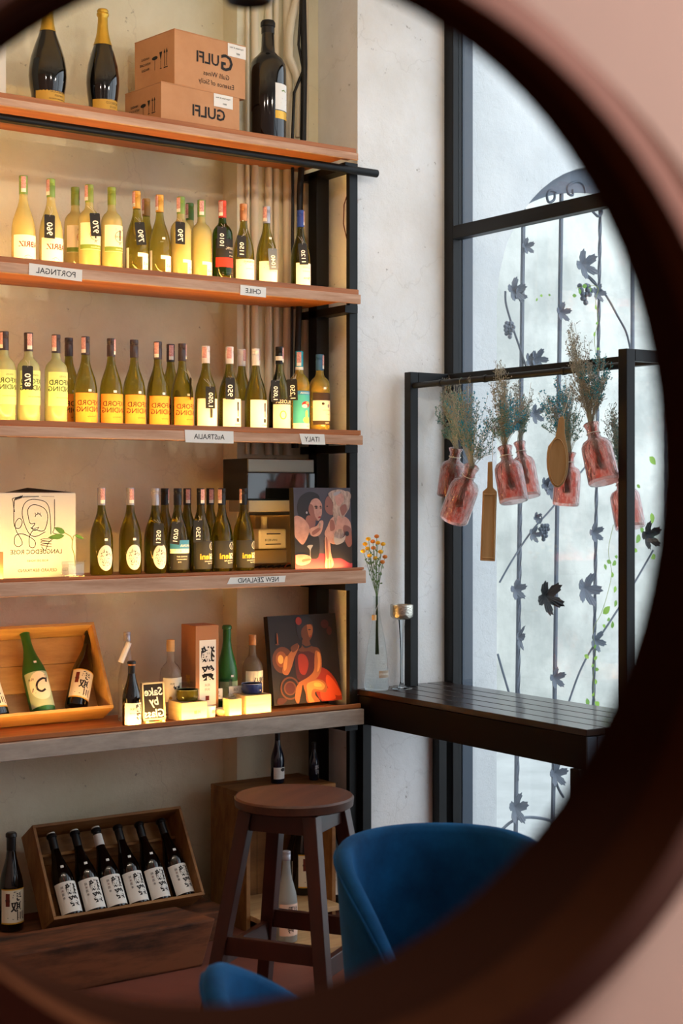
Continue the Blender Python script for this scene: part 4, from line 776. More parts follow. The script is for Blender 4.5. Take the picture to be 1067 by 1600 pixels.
painting((424, 963), (533, 963), (428, 1103), (534, 1096), 5.02, 5.07, 'dark painting of a seated woman in a red dress beside a glowing lamp', [
    ('e', .17, .50, .15, .15, 0, 7), ('e', .15, .49, .08, .09, 0, 6), ('e', .14, .49, .04, .05, 0, 3), ('p', [(.66, .62), (.80, .64), (.92, .76), (1, .94), (1, 1), (.70, 1), (.60, .80)], 1), ('p', [(.80, .70), (.90, .78), (.99, .94), (.86, .92), (.78, .80)], 8), ('p', [(.70, .84), (.84, .88), (.9, .98), (.70, .98)], 8),
    ('p', [(.36, .44), (.46, .42), (.68, .44), (.66, .70), (.52, .74), (.36, .72)], 9), ('p', [(.40, .46), (.50, .46), (.54, .56), (.48, .68), (.40, .64)], 1),
    ('p', [(.48, .28), (.57, .28), (.60, .36), (.70, .39), (.73, .46), (.66, .46), (.56, .42), (.46, .42), (.40, .40), (.46, .36)], 7), ('p', [(.66, .42), (.73, .46), (.73, .60), (.68, .70), (.58, .76), (.40, .80), (.36, .77), (.52, .71), (.61, .64), (.63, .52)], 2),
    ('p', [(.68, .44), (.72, .46), (.71, .60), (.66, .66), (.68, .54)], 4), ('p', [(.38, .34), (.42, .36), (.34, .48), (.28, .60), (.22, .67), (.15, .64), (.18, .54), (.26, .44)], 2), ('p', [(.20, .48), (.24, .46), (.22, .58), (.18, .62), (.17, .56)], 4), ('p', [(.30, .36), (.40, .32), (.40, .38), (.32, .42)], 7),
    ('p', [(.46, .12), (.56, .09), (.64, .12), (.64, .20), (.61, .27), (.55, .31), (.48, .27), (.45, .20)], 7), ('p', [(.56, .11), (.63, .13), (.635, .20), (.60, .26), (.57, .24)], 2), ('p', [(.40, .16), (.42, .06), (.52, .02), (.62, .05), (.64, .11), (.54, .12), (.47, .18), (.46, .28), (.42, .26)], 5), ('e', .44, .07, .045, .045, 0, 1),
    ('e', .59, .175, .022, .006, 0, 5), ('e', .60, .25, .018, .007, 0, 1), ('p', [(.46, .33), (.52, .36), (.60, .35), (.58, .37), (.50, .38)], 5),
    ('e', .24, .82, .14, .13, 0, 7), ('e', .24, .82, .12, .11, 0, 0), ('e', .24, .82, .09, .08, 0, 7), ('e', .24, .82, .07, .065, 0, 9), ('p', [(.34, .80), (.42, .78), (.38, .92), (.34, 1), (.30, .94)], 2),
    ('p', [(.44, .78), (.58, .74), (.72, .76), (.78, .83), (.75, .90), (.62, .88), (.60, .92), (.66, 1), (.48, 1), (.46, .90)], 2), ('p', [(.50, .78), (.66, .76), (.75, .82), (.70, .87), (.58, .85), (.54, .92), (.58, 1), (.50, 1), (.48, .86)], 4), ('p', [(.60, .78), (.68, .79), (.70, .83), (.60, .82)], 3),
    ('e', .11, .26, .010, .07, 0, 6), ('e', .10, .32, .03, .008, 0, 7), ('e', .82, .12, .06, .05, 0, 9), ('e', .88, .20, .04, .05, 0, 9), ('p', [(.06, .92), (.18, .94), (.12, .99), (.04, .98)], 9)], [BR, RD, SK2o, GL, GL2, HB, OC, BRn, RD2, RDd])

# ------------------------------------------------------------------ fifth shelf: crate, bottles, sign, cups
def lean_crate(x0, x1, yb, zb, ang, h, d, m, label, th=.012, name='wine_crate', slats=0):
    """open crate leaning back: yb,zb = lower back edge; ang = lean from vertical"""
    up = Vector((0, math.sin(ang), math.cos(ang))); bk = Vector((0, math.cos(ang), -math.sin(ang)))
    t = thing(name, label, 'crate', ((x0+x1)/2, yb, zb)); o = Vector((x0, yb, zb)); L = x1-x0
    def blk(a0, a1, b0, b1, c0, c1, nm):     # along x, depth from back towards viewer, height
        P = lambda a, b, c: o+Vector((1, 0, 0))*a-bk*b+up*c
        MB().hexa([P(a0, b1, c0), P(a1, b1, c0), P(a1, b0, c0), P(a0, b0, c0), P(a0, b1, c1), P(a1, b1, c1), P(a1, b0, c1), P(a0, b0, c1)]).build(nm, m, t, bev=.0015)
    blk(0, L, 0, d, 0, th, 'bottom_board'); blk(0, L, 0, d, h-th, h, 'top_board')
    blk(0, th, 0, d, th, h-th, 'side_board'); blk(L-th, L, 0, d, th, h-th, 'side_board')
    for k in range(3):
        c0, c1 = th+(h-2*th)*k/3+.0008, th+(h-2*th)*(k+1)/3-.0008; blk(th, L-th, 0, .008, c0, c1, 'back_plank')
    return t, o, up, bk
bb = onz(172, 1128, SZ[5]); zf = SZ[5]+.002
ang = math.radians(29)
cr, o5, up5, bk5 = lean_crate(bb.x-.70, bb.x+.01, 5.165, zf, ang, .345, .105, M_crate, 'pine wine crate leaning back on the lowest lit shelf, three sake bottles inside')
bd = MB(); R3 = face(o5-bk5*.1055+Vector((.42, 0, 0))+up5*.0, (1, 0, 0), bk5*-1)
def crate_bottle(kind, u, v, roll, H, o, up, bk, inset, label, group, d, th=.012, az=0, minx=None):
    # foot of the bottle on the crate's bottom board, leaning in the crate's plane
    t = T[kind]; s = H/t['H']; R = t['R']*s
    rr = ray(u); n = bk   # intersect view ray with the plane through the bottle axes
    P0 = o-bk*(R+.0095); D = at(u, v, Y=1)-Vector((0, 0, CAMZ)); s_ = (P0-Vector((0, 0, CAMZ))).dot(n)/D.dot(n); p = Vector((0, 0, CAMZ))+D*s_
    x = p.x
    loc = Vector((x, o.y, o.z))-bk*(R+.0095)+up*(th+.0008+abs(math.sin(roll))*R)
    Z = up; Xl = Vector((1, 0, 0)); Yl = Z.cross(Xl)
    Mr = Matrix((Xl, Yl, Z)).transposed() @ Matrix.Rotation(roll, 3, 'Y') @ Matrix.Rotation(az, 3, 'Z')
    return bottle(kind, label, loc, H, 0, group, rot=Mr.to_euler(), name='sake_bottle')
g5 = 'sake bottles on the lowest lit shelf'
crate_bottle('tedori', -6, 1108, -.10, .33, o5, up5, bk5, 0, 'dark sake bottle cut by the left edge, in the pine crate', g5, .1)
crate_bottle('maboroshi', 66, 1108, -.02, .335, o5, up5, bk5, 0, 'frosted green sake bottle with big brushed character, in the pine crate', g5, .1, az=-.1)
crate_bottle('tedori', 117, 1104, .40, .325, o5, up5, bk5, 0, 'black sake bottle tilted to the right in the pine crate', g5, .1)
def stand5(kind, u, v, top, label, az=0, name='sake_bottle', Y=None):
    p = onz(u, v, SZ[5]); Y = Y or p.y; x = p.x; zz = at(u, top, Y=Y).z
    p = at(u, v, Y=Y)
    return bottle(kind, label, Vector((p.x, Y, SZ[5]+.001)), zz-SZ[5], az, g5, name=name)
stand5('sake_small', 205, 1124, 1033, 'small black sake bottle at the front, beside the chalk sign', .0, Y=4.955)
tb = stand5('clear_tall', 198, 1105, 988, 'tall clear empty bottle with a paper roll tied to its neck', Y=5.075)
stand5('umeshu', 266, 1110, 1000, 'clear spirit bottle with cork stopper behind the chalk sign', Y=5.07)
stand5('shochu', 394, 1095, 992, 'clear round-shouldered bottle with copper cap left of the dark painting', Y=5.09)
stand5('green_plain', 354, 1098, 977, 'green sake bottle right of the brown gift box', Y=5.10)
p1, p2 = at(201, 1004, Y=5.03), at(188, 1035, Y=5.03)
t = thing('paper_roll', 'white paper roll hanging from the neck of the tall clear bottle', 'paper roll', tuple(p2))
MB().tube([p1, p2], .0105, 14).build('roll', M_paper, t, 50); MB().tube([p1, at(198, 996, Y=5.05), p1+Vector((.012, .03, .01))], .0008, 5).build('string', M_string, t)
# chalk sign
p = at(240, 1122, Y=4.945); zf = SZ[5]+.001
Lw, Hh = at(258, 1100, Y=4.945).x-at(223, 1100, Y=4.945).x, at(240, 1066, Y=4.95).z-zf
t = thing('chalk_sign', 'small chalkboard reading Sake by Glass in mirror writing on a wooden stand', 'sign', (p.x, 4.95, zf))
Mx = face((p.x, 4.94, zf), (1, 0, 0), (0, -1, .10))
MB().prism([(-Lw/2+.004, .020), (Lw/2-.004, .020), (Lw/2-.004, Hh-.006), (-Lw/2+.004, Hh-.006)], Mx, -.004).build('board', mat('chalkboard', '23201F', .85), t)
f = MB()
for x0_, y0_, x1_, y1_ in ((-Lw/2, .014, -Lw/2+.006, Hh), (Lw/2-.006, .014, Lw/2, Hh), (-Lw/2, Hh-.006, Lw/2, Hh), (-Lw/2, .014, Lw/2, .021)):
    f.prism([(x0_, y0_), (x1_, y0_), (x1_, y1_), (x0_, y1_)], Mx @ Matrix.Translation((0, 0, -.005)), .008)
f.build('frame', M_masu, t); s_ = MB()
for x in (-Lw*.36, Lw*.36): s_.box((p.x+x-.006, 4.932, zf), (p.x+x+.006, 4.985, zf+.014))
s_.box((p.x-Lw*.4, 4.950, zf), (p.x+Lw*.4, 4.960, zf+.008)); s_.build('stand', M_masu, t)
w_ = MB()
for s, y in (('Sake', .78), ('by', .52), ('Glass', .26)): flat(w_, text2d(s, .040, bold=.022, shear=.12), Mx, 0, 0, Hh*y, .0016)
w_.build('chalk_words', M_chalk, t)
# brown gift box
a = at(288, 975, Y=5.06); b = at(340, 975, Y=5.02); xb0 = at(305, 1040, Y=5.015).x; xb1 = at(341, 1040, Y=5.015).x; zt_ = at(320, 977, Y=5.02).z
t = thing('gift_box', 'tall copper brown sake gift box with brushed characters on a white panel', 'box', ((xb0+xb1)/2, 5.06, zf))
MB().box((xb0, 5.015, zf), (xb1, 5.125, zt_)).build('box_body', mat('copper_card', 'B07A4E', .45), t, bev=.0015)
Mx = face(((xb0+xb1)/2, 5.0145, zf), (1, 0, 0), (0, -1, 0)); bw = xb1-xb0; m = MB(); flat(m, rect(-bw*.34, .04, bw*.38, zt_-zf-.055), Mx, 0, lift=.0005); hb = zt_-zf
flat(m, text2d('獺', .062, bold=.02), Mx, 1, .002, hb*.68, .0012); flat(m, text2d('祭', .062, bold=.02), Mx, 1, .002, hb*.47, .0012); flat(m, text2d('純米', .012), Mx, 2, 0, hb*.34, .0012); flat(m, text2d('大吟', .012), Mx, 2, 0, hb*.29, .0012)
flat(m, rect(-.008, hb*.17, .008, hb*.22), Mx, 3, lift=.0012)
M2 = face((xb0-.0005, 5.07, zf), (0, -1, 0), (-1, 0, 0)); flat(m, text2d('獺', .035, bold=.01), M2, 4, 0, hb*.40, .0008); flat(m, text2d('祭', .035, bold=.01), M2, 4, 0, hb*.27, .0008)
m.build('printed_panel', [M_paper, M_ink, I_grey, I_red, I_gold], t)
# masu boxes and bowls
def masu(u0, u1, v0, Y, label, D=None):
    x0, x1 = at(u0, v0, Y=Y).x, at(u1, v0, Y=Y).x; h = at((u0+u1)/2, v0, Y=Y).z-zf; D = D or (x1-x0); th = .007
    t = thing('masu_cup', label, 'wooden cup', ((x0+x1)/2, Y+D/2, zf), group='square wooden sake cups')
    MB().box((x0, Y, zf), (x1, Y+th, zf+h)).build('side_board', M_masu, t, bev=.001); MB().box((x0, Y+D-th, zf), (x1, Y+D, zf+h)).build('side_board', M_masu, t, bev=.001)
    MB().box((x0, Y+th, zf), (x0+th, Y+D-th, zf+h)).build('side_board', M_masu, t, bev=.001); MB().box((x1-th, Y+th, zf), (x1, Y+D-th, zf+h)).build('side_board', M_masu, t, bev=.001)
    MB().box((x0+th, Y+th, zf), (x1-th, Y+D-th, zf+.008)).build('bottom_board', M_masu, t)
    return t, (x0+x1)/2, zf+h
t, xm, zm1 = masu(283, 323, 1097, 4.93, 'left square wooden cup with a brown stamp, under the olive bowl', .10)
m = MB(); flat(m, text2d('吟醸', .014), face((xm+.012, 4.9295, zf+.030), (1, 0, 0), (0, -1, 0)), 0); m.build('stamp', I_rust, t)
t, xm2, zm2 = masu(384, 423, 1086, 4.93, 'right square wooden cup under the blue bowl', .10)
t, xm3, zm3 = masu(358, 377, 1092, 4.92, 'smallest square wooden cup between the two bowls', .05)
def bowl(x, y, z, r, h, m, label, rim):
    t = thing('sake_bowl', label, 'bowl', (x, y, z+.0008), group='small glass bowls'); n = 32
    prof = [(r*.80, 0), (r*.95, .006), (r, h*.5), (r*.97, h), (r*.91, h), (r*.93, h*.5), (r*.85, .012), (.001, .010)]
    mb = MB(); vs = []; fs = []
    for i, (q, zz) in enumerate(prof):
        for k in range(n):
            a = 2*PI*k/n; w2 = 1+(.012*math.sin(a*12) if i < 4 else 0); vs.append((q*w2*math.cos(a), q*w2*math.sin(a), zz))
    for i in range(len(prof)-1):
        for k in range(n): j = (k+1) % n; fs.append((i*n+k, i*n+j, (i+1)*n+j, (i+1)*n+k))
    fs.append(tuple(range(n-1, -1, -1))); mb.add(vs, fs); mb.build('bowl_body', m, t, 60, world=False)
    MB().lathe([(r*.975, h), (r*.975, h+.0015), (r*.905, h+.0015), (r*.905, h)], n).build('rim', rim, t, 60, world=False)
bowl(xm-.002, 4.98, zm1, .043, .040, mat('olive_glaze', '5A5214', .12, coat=.5), 'dark olive glazed bowl on the left wooden cup', mat('olive_rim', '8C8A5A', .3))
bowl(xm2, 4.98, zm2, .041, .038, mat('cobalt_glaze', '2E3F78', .15, coat=.5), 'cobalt blue ribbed bowl on the right wooden cup', mat('blue_rim', '8C9CC8', .3))
xq = at(331, 1105, Y=4.96).x
t = thing('paper_cup', 'small white cup with a printed side between the wooden cups', 'cup', (xq, 4.975, zf)); MB().lathe([(.018, 0), (.0215, .042), (.0195, .042), (.016, .003), (.001, .003)], 24).build('cup_body', M_paper, t, 50, False)
m = MB(); bend(m, text2d('獺祭', .014), .0207, 0, .008, .022, .0006); m.build('cup_print', M_ink, t, world=False)
xq = at(345, 1105, Y=4.99).x
tag(MB().lathe([(.004, 0), (.018, .001), (.028, .012), (.030, .022), (.026, .026), (.012, .030), (.002, .031)], 24, o=(xq, 4.985, zf)).build('shell_dish', mat('ivory_glaze', 'E6D8B4', .4), smooth=60), 'ivory rounded dish lying between the white cup and small wooden cup', 'dish')
t = thing('tasting_glass', 'small clear glass standing in the smallest wooden cup', 'glass', (xm3, 4.945, zf+.009)); MB().lathe([(.014, 0), (.0155, .075), (.0145, .075), (.013, .003), (.001, .003)], 24).build('glass_body', G_clear, t, 50, False)
tag(MB().lathe([(.018, 0), (.022, .07), (.0205, .07), (.017, .003), (.001, .003)], 24, o=(at(348, 1080, Y=5.02).x+.02, 5.01, zf)).build('tasting_glass', G_clear, smooth=50), 'clear tumbler behind the acrylic shelf sign', 'glass')
# acrylic rail with two price cards
a, b = at(296, 1083, Y=4.95), at(379, 1068, Y=4.95)
t = thing('acrylic_rail', 'clear acrylic rail spanning the cups and carrying two small price cards', 'acrylic holder', ((a.x+b.x)/2, 4.97, zf))
zr = at(338, 1072, Y=4.95).z; xr0 = a.x; xr1 = b.x
MB().box((xr0, 5.027, zr-.022), (xr1, 5.030, zr+.010)).build('rail_panel', M_acryl, t); MB().box((xr0, 5.027, zr+.0105), (xr1, 5.045, zr+.0125)).build('rail_top', M_acryl, t)
MB().box((xr0, 5.030, zf), (xr0+.004, 5.045, zr+.010)).build('rail_leg', M_acryl, t); MB().box((xr1-.004, 5.030, zf), (xr1, 5.045, zr+.010)).build('rail_leg', M_acryl, t)
for u0, u1, v0, v1 in ((330, 348, 1077, 1092), (358, 378, 1073, 1087)):
    q0, q1 = at(u0, v0, Y=5.02), at(u1, v1, Y=5.02); m = MB().box((q0.x, 5.0235, q1.z), (q1.x, 5.0255, q0.z)); Mx = face(((q0.x+q1.x)/2, 5.023, (q0.z+q1.z)/2), (1, 0, 0), (0, -1, 0))
    flat(m, text2d('150', .014), Mx, 1, 0, .006, .0004); flat(m, text2d('per glass', .008), Mx, 2, 0, -.008, .0004); m.build('price_card', [M_paper, M_ink, I_red], t)

# ------------------------------------------------------------------ below the shelves
zb = CAMZ-1.49
t = thing('timber_block', 'heavy old square timber lying on the floor under the crate of six bottles', 'timber', (2.0, 4.82, 0))
MB().hexa([(.6, 4.71, 0), (2.685, 4.70, 0), (2.70, 4.93, 0), (.6, 4.93, 0), (.6, 4.71, zb), (2.74, 4.70, zb), (2.70, 4.925, zb), (.6, 4.93, zb)]).build('timber_body', M_timber, t, bev=.008)
t = tag(MB().box((.6, 4.945, 0), (2.95, 5.33, .105)).build('plank_base', M_timber, bev=.004), 'dark plank base behind the heavy timber carrying crate and bottle', 'timber')
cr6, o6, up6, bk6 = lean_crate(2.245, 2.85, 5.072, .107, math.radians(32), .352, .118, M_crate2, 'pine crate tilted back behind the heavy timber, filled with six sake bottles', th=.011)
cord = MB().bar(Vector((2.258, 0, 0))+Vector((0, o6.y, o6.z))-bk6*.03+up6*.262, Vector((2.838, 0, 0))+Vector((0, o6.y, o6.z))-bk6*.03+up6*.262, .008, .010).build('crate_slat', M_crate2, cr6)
for i, (u, tp, r_) in enumerate(((112, 0, -.02), (148, 0, -.02), (181, 0, -.02), (214, 0, -.02), (247, 0, -.02), (284, 0, -.05))):
    which = ['leftmost of the six bottles in the floor crate, white cap edge', 'second from the left of the six bottles in the floor crate', 'third from the left in the floor crate, white paper band at its neck', 'fourth from the left of the six bottles in the floor crate', 'fifth from the left of the six bottles in the floor crate', 'rightmost of the six bottles in the floor crate'][i]
    b = crate_bottle('dassai', u-2, 1424-i*9, r_, .318, o6, up6, bk6, 0, which, 'six sake bottles in the floor crate', .1, az=-.15+.03*i)
    if i < 3:
        q = MB().lathe([(.0145, .2995), (.0145, .3035), (.013, .3045)], 16).build('white_lid', M_paper, b, 50, False)
    if i == 2: q = MB().lathe([(.0162, .235), (.0152, .275), (.0150, .2755)], 18).build('neck_band', M_paper, b, 50, False)
bottle('tedori', 'black sake bottle with cream label standing left of the floor crate', Vector((at(17, 1450, Y=5.16).x, 5.16, .107)), .345, 0, 'loose sake bottles under the shelves', name='sake_bottle')
# wooden stand behind the stool
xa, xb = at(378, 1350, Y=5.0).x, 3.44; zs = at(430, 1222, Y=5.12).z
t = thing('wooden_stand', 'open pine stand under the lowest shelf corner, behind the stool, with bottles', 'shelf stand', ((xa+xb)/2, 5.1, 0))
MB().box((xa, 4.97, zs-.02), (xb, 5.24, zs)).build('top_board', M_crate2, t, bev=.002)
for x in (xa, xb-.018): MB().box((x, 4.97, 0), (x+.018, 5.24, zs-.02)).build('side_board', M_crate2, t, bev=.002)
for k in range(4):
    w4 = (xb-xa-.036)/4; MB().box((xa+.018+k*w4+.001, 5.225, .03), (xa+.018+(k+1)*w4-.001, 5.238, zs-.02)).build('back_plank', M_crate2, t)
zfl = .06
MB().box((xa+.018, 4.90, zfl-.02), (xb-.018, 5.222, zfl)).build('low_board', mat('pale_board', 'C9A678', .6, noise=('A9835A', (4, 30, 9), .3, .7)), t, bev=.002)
gl = 'loose sake bottles under the shelves'
def loose(kind, u, Y, z, H, label, az=0): bottle(kind, label, Vector((at(u, 1300, Y=Y).x, Y, z+.001)), H, az, gl, name='sake_bottle')
loose('navy', 433, 5.10, zs, at(433, 1142, Y=5.10).z-zs, 'navy bottle with white label standing on the wooden stand behind the stool', .1)
loose('navy_calli', 490, 5.07, zs, at(486, 1158, Y=5.10).z-zs, 'black bottle with silver brushed characters on the wooden stand, far right')
fb = cs(447, 1466, 5.62); tag(MB().box((fb.x-.10, fb.y-.16, .001), (fb.x+.24, fb.y+.10, .022)).build('floor_board', MATS['pale_board'], bev=.002), 'pale board lying on the floor behind the stool under the frosted bottle', 'board')
loose('frost', 447, fb.y, .022, at(447, 1330, Y=fb.y).z-.022, 'frosted clear sake bottle seen between the stool legs')
loose('tedori', 474, 5.13, zfl, .37, 'dark sake bottle behind the frosted one in the wooden stand', .2)
loose('dassai', 463, 5.17, zfl, .33, 'slim black bottle deepest in the wooden stand', .2)
loose('dassai', 520, 5.03, zfl, .35, 'black bottle right of the front stool leg in the wooden stand', .1)

# ------------------------------------------------------------------ stool
sc_ = cs(459, 1242, 4.80); hs = sc_.z; rt = math.radians(32)
t = thing('bar_stool', 'round-seated mahogany bar stool in front of the wooden stand', 'stool', (sc_.x, sc_.y, 0), (0, 0, rt))
MB().lathe([(.176, hs-.034), (.185, hs-.029), (.187, hs-.006), (.182, hs), (.001, hs)], 48).build('seat', M_stoolt, t, 40, False)
def stl(sx, sy, z, r0=.108, r1=.208): k = (hs-.034-z)/(hs-.034); r = r0+(r1-r0)*k; return Vector((sx*r, sy*r, z))
for sx in (-1, 1):
    for sy in (-1, 1):
        a, b = stl(sx, sy, 0), stl(sx, sy, hs-.034); w2 = .023; m = MB()
        m.hexa([a+Vector(d)*.9 for d in ((-w2, -w2, 0), (w2, -w2, 0), (w2, w2, 0), (-w2, w2, 0))]+[b+Vector(d) for d in ((-w2, -w2, 0), (w2, -w2, 0), (w2, w2, 0), (-w2, w2, 0))])
        m.build('leg', M_stool, t, world=False, bev=.003)
for i, (s1, s2) in enumerate((((-1, -1), (1, -1)), ((1, -1), (1, 1)), ((1, 1), (-1, 1)), ((-1, 1), (-1, -1)))):
    z = .235 if i % 2 == 0 else .275
    MB().bar(stl(*s1, z), stl(*s2, z), .022, .058).build('stretcher', M_stool, t, world=False, bev=.002)
    MB().bar(stl(*s1, hs-.066), stl(*s2, hs-.066), .02, .060).build('apron', M_stool, t, world=False, bev=.002)

# ------------------------------------------------------------------ blue velvet tub chairs
def tub_chair(x, y, face_ang, label, R=.275, htop=.80, harm=.56, base=.30, spread=115, pw_=1.6):
    t = thing('tub_chair', label, 'chair', (x, y, 0), (0, 0, face_ang)); n = 40; th = .042       # faces local -Y
    outer, inner_, vs, fs = [], [], [], []
    mb = MB(); rows = 9
    def hgt(f): return htop-(htop-harm)*(abs(f)**pw_)
    for i in range(n+1):
        f = -1+2*i/n; a = math.radians(spread)*f; h = hgt(f); dirv = Vector((math.sin(a), math.cos(a), 0))
        col_ = []
        for k in range(rows+1): q = k/rows; z = base+(h-base)*q; col_.append(dirv*(R*(.86+.14*q))+UP*z)          # outside, going up
        for k in range(1, 4): b = PI*k/4; col_.append(dirv*(R-th/2+th/2*math.cos(b))+UP*(h+.020*math.sin(b)))
        for k in range(rows+1): q = 1-k/rows; z = base+.08+(h-base-.08)*q; col_.append(dirv*((R-th)*(.86+.14*q))+UP*z)
        vs += col_
    m = len(col_)
    for i in range(n):
        for k in range(m-1): fs.append((i*m+k, (i+1)*m+k, (i+1)*m+k+1, i*m+k+1))
        fs.append((i*m+m-1, (i+1)*m+m-1, (i+1)*m, i*m))
    fs.append(tuple(range(m-1, -1, -1))); fs.append(tuple(n*m+k for k in range(m)))
    mb.add(vs, fs); mb.build('backrest_shell', M_velvet, t, 70, False)
    pts = [Vector((math.sin(a)*(R+.002), math.cos(a)*(R+.002), 0)) for a in [math.radians(spread)*(-1+2*i/40) for i in range(41)]]
    pts = [p_+UP*hgt(-1+2*i/40) for i, p_ in enumerate(pts)]; MB().tube(pts, .0035, 6).build('piping', M_velvet, t, 60, False)
    s = MB(); r = R-th-.006
    s.lathe([(r*.80, base+.02), (r*.86, base+.03), (r*.88, base+.12), (r*.90, base+.155), (r*.80, base+.175), (.001, base+.18)], 36); s.build('seat_cushion', M_velvet, t, 60, False)
    MB().lathe([(r*.75, base-.02), (r*.92, base), (r*.92, base+.03)], 32).build('seat_base', M_velvet, t, 60, False)
    for sx in (-1, 1):
        for sy in (-1, 1): MB().tube([(sx*.15, sy*.15, base-.01), (sx*.21, sy*.21, .0)], [.017, .010], 10).build('leg', M_irond, t, 50, False)
    return t
cc = cs(692, 1300, 3.72); tub_chair(cc.x, cc.y, math.radians(-34.9+6), 'large blue velvet tub chair at the lower right, in front of the counter', R=.262, htop=.788, harm=.50, spread=150, pw_=5)
cc = cs(533, 1500, 2.76); tub_chair(cc.x, cc.y, math.radians(-34.9+88), 'nearer blue velvet tub chair at the bottom edge, only its rim in view', R=.25, htop=.785, harm=.45, spread=130, pw_=1.5)

# ------------------------------------------------------------------ counter by the window
cz = CAMZ-.765; cx0, cx1, cy0, cy1 = 3.532, 3.975, 3.665, 4.962
t = thing('window_counter', 'dark slatted wooden bar counter along the window', 'counter', ((cx0+cx1)/2, (cy0+cy1)/2, 0))
npl = 5; pwid = (cx1-cx0)/npl
for k in range(npl): MB().box((cx0+k*pwid+.003, cy0, cz-.022), (cx0+(k+1)*pwid-.003, cy1, cz)).build('top_plank', M_counter, t, bev=.002)
MB().box((cx0+.006, cy0+.004, cz-.135), (cx0+.03, cy1, cz-.024)).build('front_fascia', M_counterf, t, bev=.002)
MB().box((cx0+.031, cy0+.004, cz-.135), (cx1-.02, cy0+.028, cz-.024)).build('end_fascia', M_counterf, t, bev=.002)
MB().box((cx0+.031, cy0+.029, cz-.06), (cx1-.02, cy1, cz-.026)).build('support_tray', M_irond, t)
for y in (cy0+.032, cy1-.046):
    MB().box((3.532, y, 0), (3.574, y+.044, cz-.137)).build('leg', M_iron, t, bev=.002)
    MB().box((cx1-.06, y, 0), (cx1-.02, y+.044, cz-.137)).build('leg', M_iron, t, bev=.002)
for x in (cx0+.003, cx0+.05, cx0+.1): MB().box((x, cy0-.004, cz-.13), (x+.04, cy0+.0035, cz-.026)).build('end_plate', M_winf, t, bev=.001)
# hanging rail frame on the counter
r0z = CAMZ+.4975
t = thing('rail_frame', 'black square steel frame standing on the counter, carrying the hanging rod', 'hanging rail', (3.77, 4.3, cz))
for y in (3.692, 4.888): MB().box((3.746, y, cz+.001), (3.786, y+.040, r0z)).build('post', M_iron, t, bev=.002)
for y in (3.692, 4.888): MB().box((3.787, y, r0z-.04), (3.975, y+.040, r0z)).build('side_bar', M_iron, t, bev=.002)
MB().box((3.94, 3.733, r0z-.04), (3.975, 4.887, r0z)).build('back_bar', M_iron, t, bev=.002)
zr = CAMZ+.4435; xr = 3.768
MB().tube([(xr, 3.733, zr), (xr, 4.887, zr)], .012, 12).build('hanging_rod', M_irond, t, 50)
for y in (4.02, 4.45, 4.72): MB().tube([(xr, y-.008, zr), (xr, y+.008, zr)], .0145, 12).build('rod_collar', M_irond, t, 50)

# ------------------------------------------------------------------ vase and candle glass on the counter
vx, vy = at(588, 1070, Y=4.885).x, 4.885; zc0 = cz+.001
t = thing('bottle_vase', 'clear tall bottle vase with printed label, holding yellow flowers, left on the counter', 'vase', (vx, vy, zc0)); Hv = at(588, 932, Y=vy).z-cz
MB().lathe([(.046, .002), (.049, .012), (.047, .05), (.043, .12), (.034, .19), (.022, .25), (.014, .29), (.012, .32), (.0125, Hv-.01), (.015, Hv)], 32).build('glass', glass('vase_glass', 'EEF3F2', .02, 1.12), t, 50, False)
m = MB(); bend(m, rect(-.026, .052, .026, .080, 8), .0475, 0, lift=.0008, az=.1); bend(m, text2d('SORGENTE', .010), .0475, 1, 0, .066, .0016, .1); m.build('label', [mat('kraft_label', 'A08F7C', .8), M_paper], t, world=False)
q = at(584, 965, Y=vy-.035); MB().lathe([(.009, -.010), (.009, .010)], 12, o=(q.x-vx, -.035, q.z-zc0)).build('hanging_cork', C_cork, t, 50, False)
MB().tube([(q.x-vx, -.035, q.z-zc0+.01), (-.003, -.014, Hv-.03)], .0008, 5).build('cork_string', M_string, t, world=False)
t = thing('yellow_flowers', 'small bunch of yellow button flowers in the clear bottle vase', 'flowers', (vx, vy, zc0+.03)); M_fst = mat('flower_stem', '55703A', .6); M_yel = mat('button_yellow', 'E8B01E', .7); M_yel2 = mat('button_orange', 'C9762A', .7)
heads = [(588, 838), (598, 850), (575, 842), (583, 856), (567, 861), (594, 862), (601, 870), (577, 868), (586, 872), (597, 878), (570, 850), (590, 848), (582, 846), (574, 857)]
st = MB(); lv = MB()
for i, (u, v) in enumerate(heads):
    tp = at(u, v, Y=vy+random.uniform(-.02, .02)); foot = Vector((vx+random.uniform(-.006, .006), vy+random.uniform(-.006, .006), zc0+.14)); nk = Vector((vx+random.uniform(-.004, .004), vy, zc0+Hv)); md = nk.lerp(tp, .5)+Vector((random.uniform(-.008, .008), 0, .01))
    st.tube([foot, nk, md, tp], .0011, 5)
    m = MB().ball(tp, .0105, sz=.75); m.build('flower_head', M_yel if i % 3 else M_yel2, t, 60)
    for k in range(5): c = nk.lerp(tp, random.uniform(.2, .85)); leaf(lv, c, c+Vector((random.uniform(-.014, .014), random.uniform(-.01, .01), random.uniform(.002, .018))), .003)
st.build('stems', M_fst, t, 50); o = lv.build('small_leaves', M_fst, t); o['kind'] = 'stuff'
q = at(627, 1066, Y=4.86); qx = q.x; Hc = at(627, 945, Y=4.86).z-cz
t = thing('candle_glass', 'tall-stemmed candle holder with silver mercury glass cup on the counter', 'candle holder', (qx, 4.86, zc0))
MB().lathe([(.043, .001), (.042, .004), (.012, .008), (.006, .03), (.0055, .12), (.0075, .19), (.013, Hc-.064), (.014, Hc-.060)], 28).build('stem', glass('stem_glass', 'E6EEF2', .02, 1.2), t, 50, False)
